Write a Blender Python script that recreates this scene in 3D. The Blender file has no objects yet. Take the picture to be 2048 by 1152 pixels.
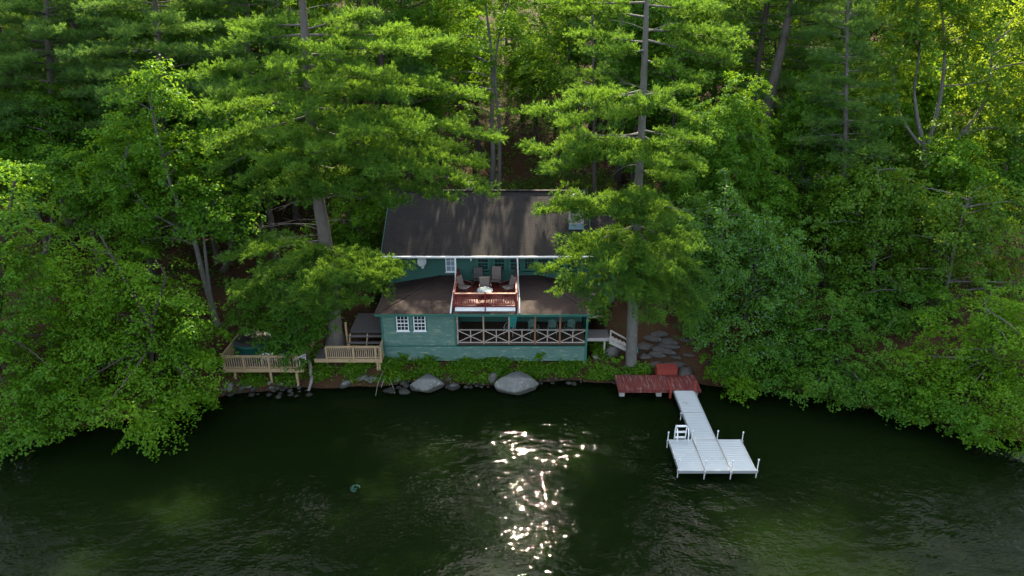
import bpy, bmesh, math, random
import numpy as np
from mathutils import Vector, Matrix
R = math.radians
random.seed(7); rng = np.random.default_rng(11)
scene = bpy.context.scene
COL = scene.collection

# ------------------------------------------------------------------ camera
H = 22.0; PITCH = R(24.0); FPX = 2048 * 24.0 / 36.0
CS, SN = math.cos(PITCH), math.sin(PITCH)
cd = bpy.data.cameras.new('camera'); cam = bpy.data.objects.new('camera', cd); COL.objects.link(cam)
cam.location = (0, 0, H); cam.rotation_euler = (math.pi/2 - PITCH, 0, 0)
cd.lens = 24.0; cd.sensor_width = 36.0; cd.clip_start = 0.1; cd.clip_end = 2000
scene.camera = cam

def PY(px, py, Y):          # where the sight line meets the upright plane at distance Y
    x = (px-1024)/FPX; v = (py-576)/FPX
    t = Y/(CS - v*SN)
    return Vector((x*t, Y, H + t*(-SN - v*CS)))
def PZ(px, py, z):          # where it meets the level plane at height z
    x = (px-1024)/FPX; v = (py-576)/FPX
    t = (z-H)/(-SN - v*CS)
    return Vector((x*t, t*(CS - v*SN), z))
def mpp(Y, z):              # metres per photo pixel there
    return (Y*CS + (H-z)*SN)/FPX

# ------------------------------------------------------------------ objects
ORG = {}
def tag(o, label=None, cat=None, group=None, kind=None):
    if label: o['label'] = label
    if cat: o['category'] = cat
    if group: o['group'] = group
    if kind: o['kind'] = kind
    return o
def empty(name, loc, label, cat, group=None):
    o = bpy.data.objects.new(name, None); COL.objects.link(o)
    o.location = loc; o.empty_display_size = 0.2
    ORG[o.name] = Vector(loc)
    return tag(o, label, cat, group)
def link_mesh(name, me, mat, parent=None, loc=None):
    o = bpy.data.objects.new(name, me); COL.objects.link(o)
    if mat is not None:
        for m in (mat if isinstance(mat, (list, tuple)) else [mat]): me.materials.append(m)
    if parent is not None:
        o.parent = parent; ORG[o.name] = ORG[parent.name]
    elif loc is not None:
        o.location = loc; ORG[o.name] = Vector(loc)
    else:
        ORG[o.name] = Vector((0,0,0))
    return o
def copy_tree(o, parent=None):
    c = o.copy(); COL.objects.link(c)
    if parent is not None: c.parent = parent
    ORG[c.name] = ORG[o.name]
    for ch in list(o.children): copy_tree(ch, c)
    return c

class MB:
    def __init__(s): s.v=[]; s.f=[]; s.sm=[]; s.mi=[]; s.m=0
    def add(s, vs, fs, smooth=False):
        b=len(s.v); s.v.extend([tuple(p) for p in vs])
        for f in fs: s.f.append([b+i for i in f]); s.sm.append(smooth); s.mi.append(s.m)
        return s
    def box(s, x0,y0,z0,x1,y1,z1):
        return s.add([(x0,y0,z0),(x1,y0,z0),(x1,y1,z0),(x0,y1,z0),(x0,y0,z1),(x1,y0,z1),(x1,y1,z1),(x0,y1,z1)],
          [(0,3,2,1),(4,5,6,7),(0,1,5,4),(1,2,6,5),(2,3,7,6),(3,0,4,7)])
    def beam(s, p, q, w, h=None, up=(0,0,1)):
        p=Vector(p); q=Vector(q); h=h or w; d=(q-p).normalized(); up=Vector(up)
        if abs(d.dot(up))>0.98: up=Vector((0,1,0))
        a=d.cross(up).normalized()*w/2; b=a.cross(d).normalized()*h/2
        vs=[p-a-b,p+a-b,p+a+b,p-a+b,q-a-b,q+a-b,q+a+b,q-a+b]
        return s.add(vs,[(0,3,2,1),(4,5,6,7),(0,1,5,4),(1,2,6,5),(2,3,7,6),(3,0,4,7)])
    def tube(s, pts, rad, n=6, cap=True):
        pts=[Vector(p) for p in pts]
        if not isinstance(rad,(list,tuple)): rad=[rad]*len(pts)
        rings=[]; vs=[]
        ref=Vector((0.31,0.95,0.05))
        for i,p in enumerate(pts):
            d=(pts[min(i+1,len(pts)-1)]-pts[max(i-1,0)])
            d = d.normalized() if d.length>1e-9 else Vector((0,0,1))
            r_=ref if abs(d.dot(ref))<.95 else Vector((1,0,0))
            a=(r_-d*d.dot(r_)).normalized(); b=d.cross(a)
            for k in range(n):
                t=2*math.pi*k/n; vs.append(p+(a*math.cos(t)+b*math.sin(t))*rad[i])
        fs=[]
        for i in range(len(pts)-1):
            for k in range(n):
                k2=(k+1)%n; fs.append((i*n+k,i*n+k2,(i+1)*n+k2,(i+1)*n+k))
        if cap: fs.append(tuple(range(n-1,-1,-1))); fs.append(tuple((len(pts)-1)*n+k for k in range(n)))
        return s.add(vs,fs,True)
    def lathe(s, prof, c, n=24):
        vs=[];fs=[]
        for r,z in prof:
            for k in range(n):
                t=2*math.pi*k/n; vs.append((c[0]+r*math.cos(t),c[1]+r*math.sin(t),c[2]+z))
        for i in range(len(prof)-1):
            for k in range(n):
                k2=(k+1)%n; fs.append((i*n+k,i*n+k2,(i+1)*n+k2,(i+1)*n+k))
        return s.add(vs,fs,True)
    def poly(s, pts, thick):        # a slab: polygon pushed down along z
        n=len(pts); vs=[Vector(p) for p in pts]+[Vector(p)-Vector((0,0,thick)) for p in pts]
        fs=[tuple(range(n)),tuple(range(2*n-1,n-1,-1))]+[(i,n+i,n+(i+1)%n,(i+1)%n) for i in range(n)]
        return s.add(vs,fs)
    def build(s, name, mat, parent=None, loc=None):
        o0 = ORG[parent.name] if parent is not None else Vector(loc or (0,0,0))
        me=bpy.data.meshes.new(name)
        me.from_pydata([(x-o0[0],y-o0[1],z-o0[2]) for x,y,z in s.v],[],s.f); 
        me.polygons.foreach_set('use_smooth', s.sm); me.polygons.foreach_set('material_index', s.mi); me.update()
        return link_mesh(name, me, mat, parent, loc)

def np_mesh(name, V, k):       # V: (n*k,3) separate k-gons
    n=len(V)//k
    me=bpy.data.meshes.new(name); me.vertices.add(n*k); me.vertices.foreach_set('co', V.astype(np.float32).ravel())
    me.loops.add(n*k); me.loops.foreach_set('vertex_index', np.arange(n*k,dtype=np.int32))
    me.polygons.add(n); me.polygons.foreach_set('loop_start', np.arange(0,n*k,k,dtype=np.int32))
    me.update(calc_edges=True)
    return me

# ------------------------------------------------------------------ materials
def nt(name):
    m=bpy.data.materials.new(name); m.use_nodes=True; t=m.node_tree
    b=t.nodes.get('Principled BSDF'); return m,t,b
def N(t, typ, **kw):
    n=t.nodes.new(typ)
    for k,v in kw.items():
        if k.startswith('in_'): n.inputs[k[3:].replace('_',' ')].default_value=v
        else: setattr(n,k,v)
    return n
def ramp(t, fac, stops):
    r=t.nodes.new('ShaderNodeValToRGB'); e=r.color_ramp.elements
    while len(e)<len(stops): e.new(.5)
    for i,(p,c) in enumerate(stops): e[i].position=p; e[i].color=(*c,1) if len(c)==3 else c
    t.links.new(fac, r.inputs[0]); return r.outputs[0]
def mix(t, fac, a, b, typ='MIX'):
    n=t.nodes.new('ShaderNodeMix'); n.data_type='RGBA'; n.blend_type=typ
    for s,v in ((n.inputs[0],fac),(n.inputs[6],a),(n.inputs[7],b)):
        if isinstance(v,(int,float)): s.default_value=v
        elif isinstance(v,(tuple,list)): s.default_value=(*v,1)
        else: t.links.new(v,s)
    return n.outputs[2]
def mapping(t, scale=(1,1,1), rot=(0,0,0)):
    tc=N(t,'ShaderNodeTexCoord'); mp=N(t,'ShaderNodeMapping'); mp.inputs['Scale'].default_value=scale; mp.inputs['Rotation'].default_value=rot
    t.links.new(tc.outputs['Object'],mp.inputs[0]); return mp.outputs[0]
def noise(t, vec, scale, detail=5, rough=.6):
    n=N(t,'ShaderNodeTexNoise'); n.inputs['Scale'].default_value=scale; n.inputs['Detail'].default_value=detail; n.inputs['Roughness'].default_value=rough
    t.links.new(vec,n.inputs['Vector']); return n.outputs['Fac']
def bump(t, b, h, strength=.3, dist=.02):
    n=N(t,'ShaderNodeBump'); n.inputs['Strength'].default_value=strength; n.inputs['Distance'].default_value=dist
    t.links.new(h,n.inputs['Height']); t.links.new(n.outputs[0],b.inputs['Normal'])
def mk(name, c1, c2=None, scale=3., rough=.75, stretch=(1,1,1), c3=None, wear=.62, spec=.3, bmp=.2, metal=0., grain=.35):
    """base colour wandering between c1 and c2, with worn patches c3"""
    m,t,b=nt(name); v=mapping(t,stretch)
    c2=c2 or tuple(x*.75 for x in c1)
    f=noise(t,v,scale); col=ramp(t,f,[(.3,c1),(.7,c2)])
    f2=noise(t,v,scale*6.3,6,.7)
    col=mix(t,grain,col,ramp(t,f2,[(.3,tuple(x*.6 for x in c1)),(.7,tuple(min(1,x*1.3) for x in c1))]))
    if c3:
        f3=noise(t,v,scale*1.7,8,.75); col=mix(t,ramp(t,f3,[(wear,(0,0,0)),(wear+.07,(1,1,1))]),col,c3)
    t.links.new(col,b.inputs['Base Color']); b.inputs['Roughness'].default_value=rough
    b.inputs['Specular IOR Level'].default_value=spec; b.inputs['Metallic'].default_value=metal
    if bmp: bump(t,b,f2,bmp,.01)
    return m
def leafmat(name, c1, c2, trans, tfac=.42, gloss=.1, grough=.45, nscale=.35, c3=None):
    m,t,b=nt(name); t.nodes.remove(b); out=[n for n in t.nodes if n.type=='OUTPUT_MATERIAL'][0]
    g=N(t,'ShaderNodeNewGeometry'); v=mapping(t)
    isl=g.outputs['Random Per Island']
    col=ramp(t,isl,[(0,c1),(1,c2)])
    big=noise(t,v,nscale,3)
    col=mix(t,ramp(t,big,[(.35,(0,0,0)),(.68,(1,1,1))]),col,mix(t,1.,col,(1.5,1.25,.8),'MULTIPLY'))
    if c3:
        lt=N(t,'ShaderNodeMath',operation='GREATER_THAN'); t.links.new(isl,lt.inputs[0]); lt.inputs[1].default_value=.9
        col=mix(t,lt.outputs[0],col,c3)
    d=N(t,'ShaderNodeBsdfDiffuse'); t.links.new(col,d.inputs[0])
    tr=N(t,'ShaderNodeBsdfTranslucent'); t.links.new(mix(t,.6,col,trans),tr.inputs[0])
    s=N(t,'ShaderNodeMixShader'); s.inputs[0].default_value=tfac; t.links.new(d.outputs[0],s.inputs[1]); t.links.new(tr.outputs[0],s.inputs[2])
    gl=N(t,'ShaderNodeBsdfGlossy'); gl.inputs['Roughness'].default_value=grough; gl.inputs['Color'].default_value=(.55,.65,.55,1)
    s2=N(t,'ShaderNodeMixShader'); s2.inputs[0].default_value=gloss; t.links.new(s.outputs[0],s2.inputs[1]); t.links.new(gl.outputs[0],s2.inputs[2])
    t.links.new(s2.outputs[0],out.inputs[0]); return m

def shingle(name, c1, c2, mort):
    m,t,b=nt(name); v=mapping(t)
    br=N(t,'ShaderNodeTexBrick'); t.links.new(v,br.inputs['Vector'])
    br.inputs['Scale'].default_value=1; br.inputs['Brick Width'].default_value=.33; br.inputs['Row Height'].default_value=.14
    br.inputs['Mortar Size'].default_value=.012; br.inputs['Color1'].default_value=(*c1,1); br.inputs['Color2'].default_value=(*c2,1); br.inputs['Mortar'].default_value=(*mort,1)
    br.inputs['Bias'].default_value=-.1
    f=noise(t,v,1.1,6,.7); f2=noise(t,v,14,4,.7)
    col=mix(t,1.,br.outputs['Color'],ramp(t,f,[(.3,(.7,.68,.68)),(.7,(1.25,1.15,1.05))]),'MULTIPLY')
    deb=ramp(t,f2,[(.66,(0,0,0)),(.72,(1,1,1))]); col=mix(t,mix(t,1.,deb,(.5,.5,.5),'MULTIPLY'),col,(.09,.055,.035))
    t.links.new(col,b.inputs['Base Color']); b.inputs['Roughness'].default_value=.85; b.inputs['Specular IOR Level'].default_value=.25
    bump(t,b,br.outputs['Fac'],.5,.02); b.id_data
    return m

M={}
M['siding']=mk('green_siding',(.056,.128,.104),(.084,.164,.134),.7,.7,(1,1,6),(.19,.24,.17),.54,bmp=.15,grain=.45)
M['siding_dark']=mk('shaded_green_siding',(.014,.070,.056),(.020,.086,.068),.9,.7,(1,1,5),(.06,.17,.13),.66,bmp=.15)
M['trim']=mk('green_trim',(.020,.105,.080),(.03,.135,.10),1.5,.65,bmp=.1)
M['white']=mk('white_paint',(.72,.74,.74),(.64,.67,.68),2,.55,bmp=.05)
M['offwhite']=mk('weathered_white',(.33,.285,.255),(.24,.195,.165),3,.75,c3=(.15,.10,.075),wear=.58)
M['stairwhite']=mk('stair_white',(.34,.33,.31),(.25,.24,.225),3,.75,c3=(.2,.17,.14),wear=.58)
M['alu']=mk('aluminium_deck',(.39,.435,.44),(.35,.39,.395),.5,.5,(1,1,1),(.29,.31,.30),.62,bmp=.03,grain=.08)
M['alu_dark']=mk('aluminium_frame',(.30,.33,.34),(.22,.24,.25),2,.4,bmp=.05)
M['metal']=mk('galvanised_metal',(.45,.47,.48),(.34,.36,.37),4,.35,metal=.5,bmp=.05)
M['red']=mk('red_stain',(.17,.022,.016),(.13,.017,.013),2,.6,c3=(.30,.10,.07),wear=.66)
M['shaded_red_floor']=mk('shaded_red_floor',(.10,.014,.010),(.08,.012,.009),2,.6)  # balcony red darkened: the shade behind the balusters is in the colour
M['red_worn']=mk('worn_red_planks',(.125,.022,.019),(.085,.016,.015),1.1,.75,(5,.5,1),(.19,.145,.13),.54)
M['redpost']=mk('red_post',(.21,.036,.022),(.16,.03,.02),3,.6)
M['worn_rail']=mk('worn_rail',(.62,.40,.28),(.50,.26,.16),6,.7,c3=(.24,.03,.02),wear=.6)
M['newwood']=mk('pine_lumber',(.34,.255,.145),(.27,.195,.105),2.5,.7,(1,1,3))
M['greydeck']=mk('grey_deck_boards',(.095,.09,.09),(.065,.062,.063),1.2,.75,(1,4,1))
M['darkdeck']=mk('dark_deck_boards',(.050,.047,.050),(.036,.034,.037),1.2,.7,(5,1,1))
M['porchfloor']=mk('brown_porch_planks',(.060,.040,.026),(.040,.028,.020),1.3,.7,(6,.6,1),(.11,.075,.05),.6)
M['porchwood']=mk('old_porch_wood',(.30,.22,.17),(.22,.15,.11),3,.75,c3=(.45,.40,.36),wear=.55)
M['porchwood2']=mk('brown_porch_post',(.19,.10,.055),(.14,.075,.04),3,.75)
M['roof']=shingle('charcoal_shingles',(.013,.0122,.013),(.0185,.017,.0175),(.006,.0056,.006))
M['roof2']=shingle('brown_shingles',(.029,.0195,.0175),(.038,.0255,.0225),(.015,.011,.010))
M['glass']=mk('window_glass',(.012,.016,.02),(.02,.026,.03),2,.04,spec=.6,bmp=0)
M['curtain']=mk('curtained_glass',(.22,.30,.36),(.10,.15,.19),2.2,.08,spec=.5,bmp=0)
M['conc']=mk('concrete',(.30,.29,.27),(.22,.21,.20),5,.9)
M['stone']=mk('pale_granite',(.155,.162,.15),(.075,.08,.074),1.3,.95,c3=(.26,.265,.23),wear=.57,bmp=.9,grain=.6)
M['stone2']=mk('grey_granite',(.095,.094,.088),(.042,.042,.040),2.2,.95,c3=(.18,.18,.16),wear=.58,bmp=.8,grain=.55)
M['slab']=mk('flat_slab_stone',(.058,.055,.05),(.03,.028,.026),2.0,.95,c3=(.14,.14,.125),wear=.60,bmp=.9,grain=.5)
def wet_line(m):
    t=m.node_tree; b=t.nodes['Principled BSDF']; src=b.inputs['Base Color'].links[0].from_socket
    g=N(t,'ShaderNodeNewGeometry'); sp=N(t,'ShaderNodeSeparateXYZ'); t.links.new(g.outputs['Position'],sp.inputs[0])
    f=noise(t,g.outputs['Position'],2.5,4); ad=N(t,'ShaderNodeMath',operation='MULTIPLY_ADD'); t.links.new(f,ad.inputs[0]); ad.inputs[1].default_value=-.35; t.links.new(sp.outputs[2],ad.inputs[2])
    r=ramp(t,ad.outputs[0],[(.0,(.28,.27,.24)),(.09,(1,1,1))]); t.links.new(mix(t,1.,src,r,'MULTIPLY'),b.inputs['Base Color'])
wet_line(M['stone']); wet_line(M['stone2'])
M['chim']=None
M['sling']=mk('taupe_sling',(.145,.118,.105),(.125,.10,.09),5,.8)
M['slingdark']=mk('dark_sling',(.07,.07,.07),(.055,.055,.055),5,.8)
M['frame_dk']=mk('bronze_frame',(.055,.045,.04),(.045,.04,.035),5,.5)
M['teal']=mk('teal_fabric',(.008,.21,.19),(.01,.26,.22),3,.6)
M['plastic']=mk('green_plastic',(.055,.125,.10),(.045,.10,.085),3,.5)
M['tub']=mk('green_tub',(.012,.085,.065),(.015,.10,.075),3,.45)
M['cover']=mk('dark_cover',(.035,.030,.028),(.025,.022,.022),3,.6)
M['blue']=mk('pale_blue_top',(.13,.18,.20),(.11,.15,.18),3,.75)
M['dish']=mk('dish_grey',(.42,.46,.45),(.38,.42,.41),3,.5,bmp=0)
M['bark_pine']=mk('pine_bark',(.11,.098,.085),(.06,.052,.045),2.0,.95,(3,3,.7),(.24,.25,.22),.62,bmp=.8)
M['bark_grey']=mk('grey_bark',(.125,.122,.11),(.07,.068,.06),2.0,.95,(2,2,.8),(.21,.235,.195),.58,bmp=.6)
M['bark_dark']=mk('dark_bark',(.065,.055,.047),(.04,.034,.03),2.0,.95,(3,3,.7),bmp=.6)
M['dead']=mk('dead_wood',(.30,.28,.26),(.22,.20,.18),3,.95)
M['log']=mk('bleached_log',(.22,.205,.18),(.14,.13,.115),3,.95)
def chimney_mat():
    m,t,b=nt('pale_chimney_brick'); v=mapping(t)
    sx=N(t,'ShaderNodeSeparateXYZ'); t.links.new(v,sx.inputs[0]); ad=N(t,'ShaderNodeMath',operation='ADD'); t.links.new(sx.outputs[0],ad.inputs[0]); t.links.new(sx.outputs[1],ad.inputs[1])
    cb=N(t,'ShaderNodeCombineXYZ'); t.links.new(ad.outputs[0],cb.inputs[0]); t.links.new(sx.outputs[2],cb.inputs[1])
    br=N(t,'ShaderNodeTexBrick'); t.links.new(cb.outputs[0],br.inputs['Vector']); br.inputs['Scale'].default_value=1
    br.inputs['Brick Width'].default_value=.24; br.inputs['Row Height'].default_value=.09; br.inputs['Mortar Size'].default_value=.014
    br.inputs['Color1'].default_value=(.28,.19,.17,1); br.inputs['Color2'].default_value=(.36,.31,.30,1); br.inputs['Mortar'].default_value=(.42,.41,.40,1)
    f=noise(t,v,7,5,.7); col=mix(t,ramp(t,f,[(.5,(0,0,0)),(.62,(1,1,1))]),br.outputs['Color'],(.5,.49,.5))
    t.links.new(col,b.inputs['Base Color']); b.inputs['Roughness'].default_value=.9; bump(t,b,br.outputs['Fac'],-.4,.01); return m
M['chim']=chimney_mat()
M['flash']=mk('blue_grey_flashing',(.20,.30,.34),(.16,.24,.28),3,.5)

# leaves: c1..c2 per leaf, colour of light passing through
M['pine']=leafmat('pine_needles',(.036,.112,.016),(.066,.165,.026),(.19,.31,.018),.41,.015,.5,.45)
M['pine_blue']=leafmat('bluish_pine_needles',(.036,.115,.030),(.066,.165,.042),(.19,.30,.03),.40,.02,.5,.35)
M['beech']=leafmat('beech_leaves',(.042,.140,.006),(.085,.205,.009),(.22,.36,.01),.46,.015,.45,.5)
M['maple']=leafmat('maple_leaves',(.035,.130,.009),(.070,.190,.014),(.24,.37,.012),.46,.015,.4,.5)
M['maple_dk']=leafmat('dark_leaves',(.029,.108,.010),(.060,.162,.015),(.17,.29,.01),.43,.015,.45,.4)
M['aspen']=leafmat('silvery_leaves',(.042,.142,.016),(.078,.20,.026),(.20,.33,.02),.44,.02,.38,.6,c3=(.14,.26,.15))
M['oak']=leafmat('oak_leaves',(.036,.118,.010),(.072,.178,.015),(.34,.42,.02),.5,.02,.38,.4)
M['under']=leafmat('undergrowth_leaves',(.040,.130,.008),(.085,.195,.012),(.22,.33,.01),.42,.02,.45,1.1)
M['grass']=leafmat('grass_blades',(.035,.070,.014),(.060,.10,.020),(.16,.20,.02),.35,.03,.5,.8)
# ------------------------------------------------------------------ ground and water
SHX=[-170,-60,-40,-30,-26,-22,-19.8,-18.2,-16.8,-14,-10,-6,0,5,9,12,16,19,22,26,32,45,170]
SHY=[24,25,27,29.5,30.6,31.2,31.8,33.4,34.2,34.5,35.0,35.2,35.3,35.6,35.5,35.2,34.6,33.4,31.8,29.8,27.5,25,24]
def shore(x):
    return np.interp(x,SHX,SHY)+.16*np.sin(x*.83)+.10*np.sin(x*1.9+.5)
PROF_D=np.array([-60,-12,-3,0,.5,1.2,2.5,4,8,14,25,60,160,220.]); PROF_Z=np.array([-4,-3,-1.1,0,.45,.95,1.9,2.7,3.6,4.4,6.2,14.5,46,52.])
PADS=[(-7.9,4.6,36.2,47,.85),(-17.2,-12.2,34.9,38.6,.95),(-12.2,-7.8,35.6,39.6,1.15)]   # under the house and the decks
def gz(x,y):
    x=np.asarray(x,float); y=np.asarray(y,float)
    d=y-shore(x); z=np.interp(d,PROF_D,PROF_Z)
    amp=np.clip(d/12,0.05,1.4)
    z=z+amp*(.22*np.sin(x*.55+y*.3)+.16*np.sin(x*.21-y*.47+2)+.09*np.sin(x*1.3+.7*y)+.05*np.sin(2.9*x-1.7*y))
    for x0,x1,y0,y1,zm in PADS:
        dist=np.hypot(np.maximum(np.maximum(x0-x,x-x1),0),np.maximum(np.maximum(y0-y,y-y1),0))
        lim=zm+np.clip(dist-.2,0,None)**1.3*1.1
        z=np.minimum(z,np.where(d>0,lim,z))
    return z
def G(x,y): return float(gz(x,y))
def hit(px,py):
    a=PZ(px,py,9.0).y if py>300 else 40.; P0=PY(px,py,20.); P1=PY(px,py,120.)
    u=np.linspace(0,1,1400); X=P0.x+(P1.x-P0.x)*u; Yv=20+100*u; Zv=P0.z+(P1.z-P0.z)*u
    g=np.maximum(gz(X,Yv),0); k=int(np.argmax(Zv<=g)); return Vector((X[k],Yv[k],g[k]))
xs=np.concatenate([np.linspace(-170,-34,50),np.arange(-33.6,33.6,.35),np.linspace(34,170,50)])
ys=np.concatenate([np.linspace(-25,28,14),np.arange(29,50,.3),np.arange(50,75,1.2),np.linspace(76,240,46)])
X,Y=np.meshgrid(xs,ys); Z=gz(X,Y)+ (rng.random(X.shape)-.5)*.07*np.clip((Y-shore(X))*2,0,1)
nx,ny=len(xs),len(ys)
me=bpy.data.meshes.new('forest_floor')
i=np.arange(nx*ny).reshape(ny,nx)
F_=np.stack([i[:-1,:-1],i[:-1,1:],i[1:,1:],i[1:,:-1]],-1).reshape(-1,4)
me.from_pydata(np.stack([X.ravel(),Y.ravel(),Z.ravel()],1).tolist(),[],F_.tolist()); me.polygons.foreach_set('use_smooth',[True]*len(F_)); me.update()
def ground_mat():
    m,t,b=nt('leaf_litter'); v=mapping(t)
    f=noise(t,v,.5,6,.65); f2=noise(t,v,9,6,.7); f3=noise(t,v,1.3,6,.7)
    col=ramp(t,f,[(.3,(.030,.018,.011)),(.55,(.045,.025,.014)),(.75,(.030,.028,.014))])
    col=mix(t,.5,col,ramp(t,f2,[(.35,(.022,.014,.009)),(.6,(.07,.034,.017)),(.8,(.10,.06,.035))]))
    col=mix(t,ramp(t,f3,[(.58,(0,0,0)),(.68,(1,1,1))]),col,(.035,.058,.014))
    t.links.new(col,b.inputs['Base Color']); b.inputs['Roughness'].default_value=.95; b.inputs['Specular IOR Level'].default_value=.1; bump(t,b,f2,.9,.05); return m
tag(link_mesh('ground',me,ground_mat()),'brown leaf-littered lake shore rising into the wooded hill','ground',kind='structure')

def water_mat():
    m,t,b=nt('lake_water')
    b.inputs['Base Color'].default_value=(.0039,.0084,.0020,1); b.inputs['Roughness'].default_value=.015; b.inputs['IOR'].default_value=1.333; b.inputs['Specular IOR Level'].default_value=.05
    b.inputs['Subsurface Weight'].default_value=1; b.inputs['Subsurface Radius'].default_value=(1,1,1); b.inputs['Subsurface Scale'].default_value=16
    v1=mapping(t,(.95,1.5,1),(0,0,R(22))); v2=mapping(t,(2.2,3.2,1),(0,0,R(-14))); v3=mapping(t,(6.2,8.5,1),(0,0,R(12))); v0=mapping(t,(.035,.05,1)); v4=mapping(t,(.33,.42,1),(0,0,R(30)))
    a=noise(t,v1,1,1,.4); c=noise(t,v2,1,1,.4); d=noise(t,v3,1,0,.5); w=noise(t,v0,1,3,.5)
    def mul(x,k):
        n=N(t,'ShaderNodeMath',operation='MULTIPLY'); t.links.new(x,n.inputs[0])
        if isinstance(k,float): n.inputs[1].default_value=k
        else: t.links.new(k,n.inputs[1])
        return n.outputs[0]
    def add(x,y):
        n=N(t,'ShaderNodeMath',operation='ADD'); t.links.new(x,n.inputs[0]); t.links.new(y,n.inputs[1]); return n.outputs[0]
    # calm lee by the shore, breeze farther out
    tc=N(t,'ShaderNodeTexCoord'); sp=N(t,'ShaderNodeSeparateXYZ'); t.links.new(tc.outputs['Object'],sp.inputs[0])
    mr=N(t,'ShaderNodeMapRange'); t.links.new(sp.outputs[1],mr.inputs[0]); mr.inputs[1].default_value=36; mr.inputs[2].default_value=12; mr.inputs[3].default_value=.35; mr.inputs[4].default_value=1.0
    gust=N(t,'ShaderNodeMapRange'); t.links.new(w,gust.inputs[0]); gust.inputs[1].default_value=.35; gust.inputs[2].default_value=.65; gust.inputs[3].default_value=.55; gust.inputs[4].default_value=1.15
    h=add(add(mul(a,.062),mul(c,.050)),mul(d,.020)); cat=N(t,'ShaderNodeMapRange'); t.links.new(noise(t,v4,1,2,.5),cat.inputs[0]); cat.inputs[1].default_value=.40; cat.inputs[2].default_value=.60; cat.inputs[3].default_value=.35; cat.inputs[4].default_value=1.25
    h=mul(mul(mul(h,mr.outputs[0]),gust.outputs[0]),cat.outputs[0])
    bp=N(t,'ShaderNodeBump'); bp.inputs['Strength'].default_value=1; bp.inputs['Distance'].default_value=1.0; t.links.new(h,bp.inputs['Height']); t.links.new(bp.outputs[0],b.inputs['Normal'])
    return m
w=MB(); w.add([(-170,-90,0),(170,-90,0),(170,45,0),(-170,45,0)],[(0,1,2,3)])
tag(w.build('water',water_mat()),'dark green lake water with small ripples','water',kind='structure')

# ------------------------------------------------------------------ cottage
house=empty('cottage',(-1.65,36.4,.85),'dark green clapboard lakeside cottage with charcoal roof and red balcony','cottage')
FY=36.4; UY=40.3; X0,X1=-7.82,4.52
ZB=.95; ZF=2.08; ZE=4.28        # skirt foot, porch floor, wall head
def clap(mb, u0,u1,z0,z1, n, mapf, holes=(), lap=.017, gap=0.):
    k=(z1-z0)/n
    for i in range(n):
        a=z0+i*k; b=a+k-gap
        segs=[(u0,u1)]
        for h0,h1,hz0,hz1 in holes:
            if b>hz0+1e-4 and a<hz1-1e-4:
                ns=[]
                for s0,s1 in segs:
                    if h1<=s0 or h0>=s1: ns.append((s0,s1)); continue
                    if h0>s0: ns.append((s0,h0))
                    if h1<s1: ns.append((h1,s1))
                segs=ns
        for s0,s1 in segs:
            p=[mapf(s0,lap*2.2,a),mapf(s1,lap*2.2,a),mapf(s1,lap*.6,b),mapf(s0,lap*.6,b),mapf(s0,0,a),mapf(s1,0,a),mapf(s1,0,b),mapf(s0,0,b)]
            mb.add(p,[(0,1,2,3),(0,4,5,1),(3,2,6,7),(0,3,7,4),(1,5,6,2)])
front=lambda Yp: (lambda u,n,z:(u,Yp-n,z))
side=lambda Xp,s: (lambda u,n,z:(Xp+s*n,u,z))
# window rectangles on the lower front wall
lw=[(-6.90,-6.17,2.99,4.00),(-5.88,-5.16,2.99,4.00)]
PX=-3.36
wl=MB(); clap(wl,X0+.11,PX-.1,ZF,ZE,16,front(FY),[(a-.07,b+.07,c-.07,d+.07) for a,b,c,d in lw])
wl.box(X0+.02,FY,ZF-.16,PX-.02,FY+.1,lw[0][2]-.02); wl.box(X0+.02,FY,lw[0][3]+.02,PX-.02,FY+.1,ZE)
for a,b in ((X0+.02,lw[0][0]-.02),(lw[0][1]+.02,lw[1][0]-.02),(lw[1][1]+.02,PX-.02)): wl.box(a,FY,lw[0][2]-.02,b,FY+.1,lw[0][3]+.02)
clap(wl,FY+.1,UY,ZB,ZE,24,side(X0,-1)); wl.box(X0+.004,FY+.11,ZB,X0+.1,UY-.02,ZE)
wl.build('wall',M['siding'],house)
sk=MB(); clap(sk,X0+.11,X1-.11,ZB,ZF-.16,11,front(FY),lap=.022,gap=.034)
clap(sk,FY+.1,UY,ZB,ZF-.1,11,side(X1,1),lap=.016,gap=.028); sk.build('skirting',M['siding'],house)
sk=MB(); sk.box(X0+.11,FY+.002,ZB+.02,X1-.02,FY+.09,ZF-.17); sk.build('backing',M['siding_dark'],house)  # dark sheet added so the gaps between skirting boards read as shade
bt=MB(); bt.box(X0-.01,FY-.045,ZB,X0+.1,FY+.09,ZE); bt.box(X1-.1,FY-.045,ZB-.02,X1+.03,FY+.07,ZE); bt.box(PX-.1,FY-.045,ZF-.05,PX+.02,FY+.12,ZE)
bt.box(X0+.1,FY-.05,ZF-.16,X1-.1,FY-.002,ZF-.11)
bt.build('corner_board',M['trim'],house)
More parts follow.
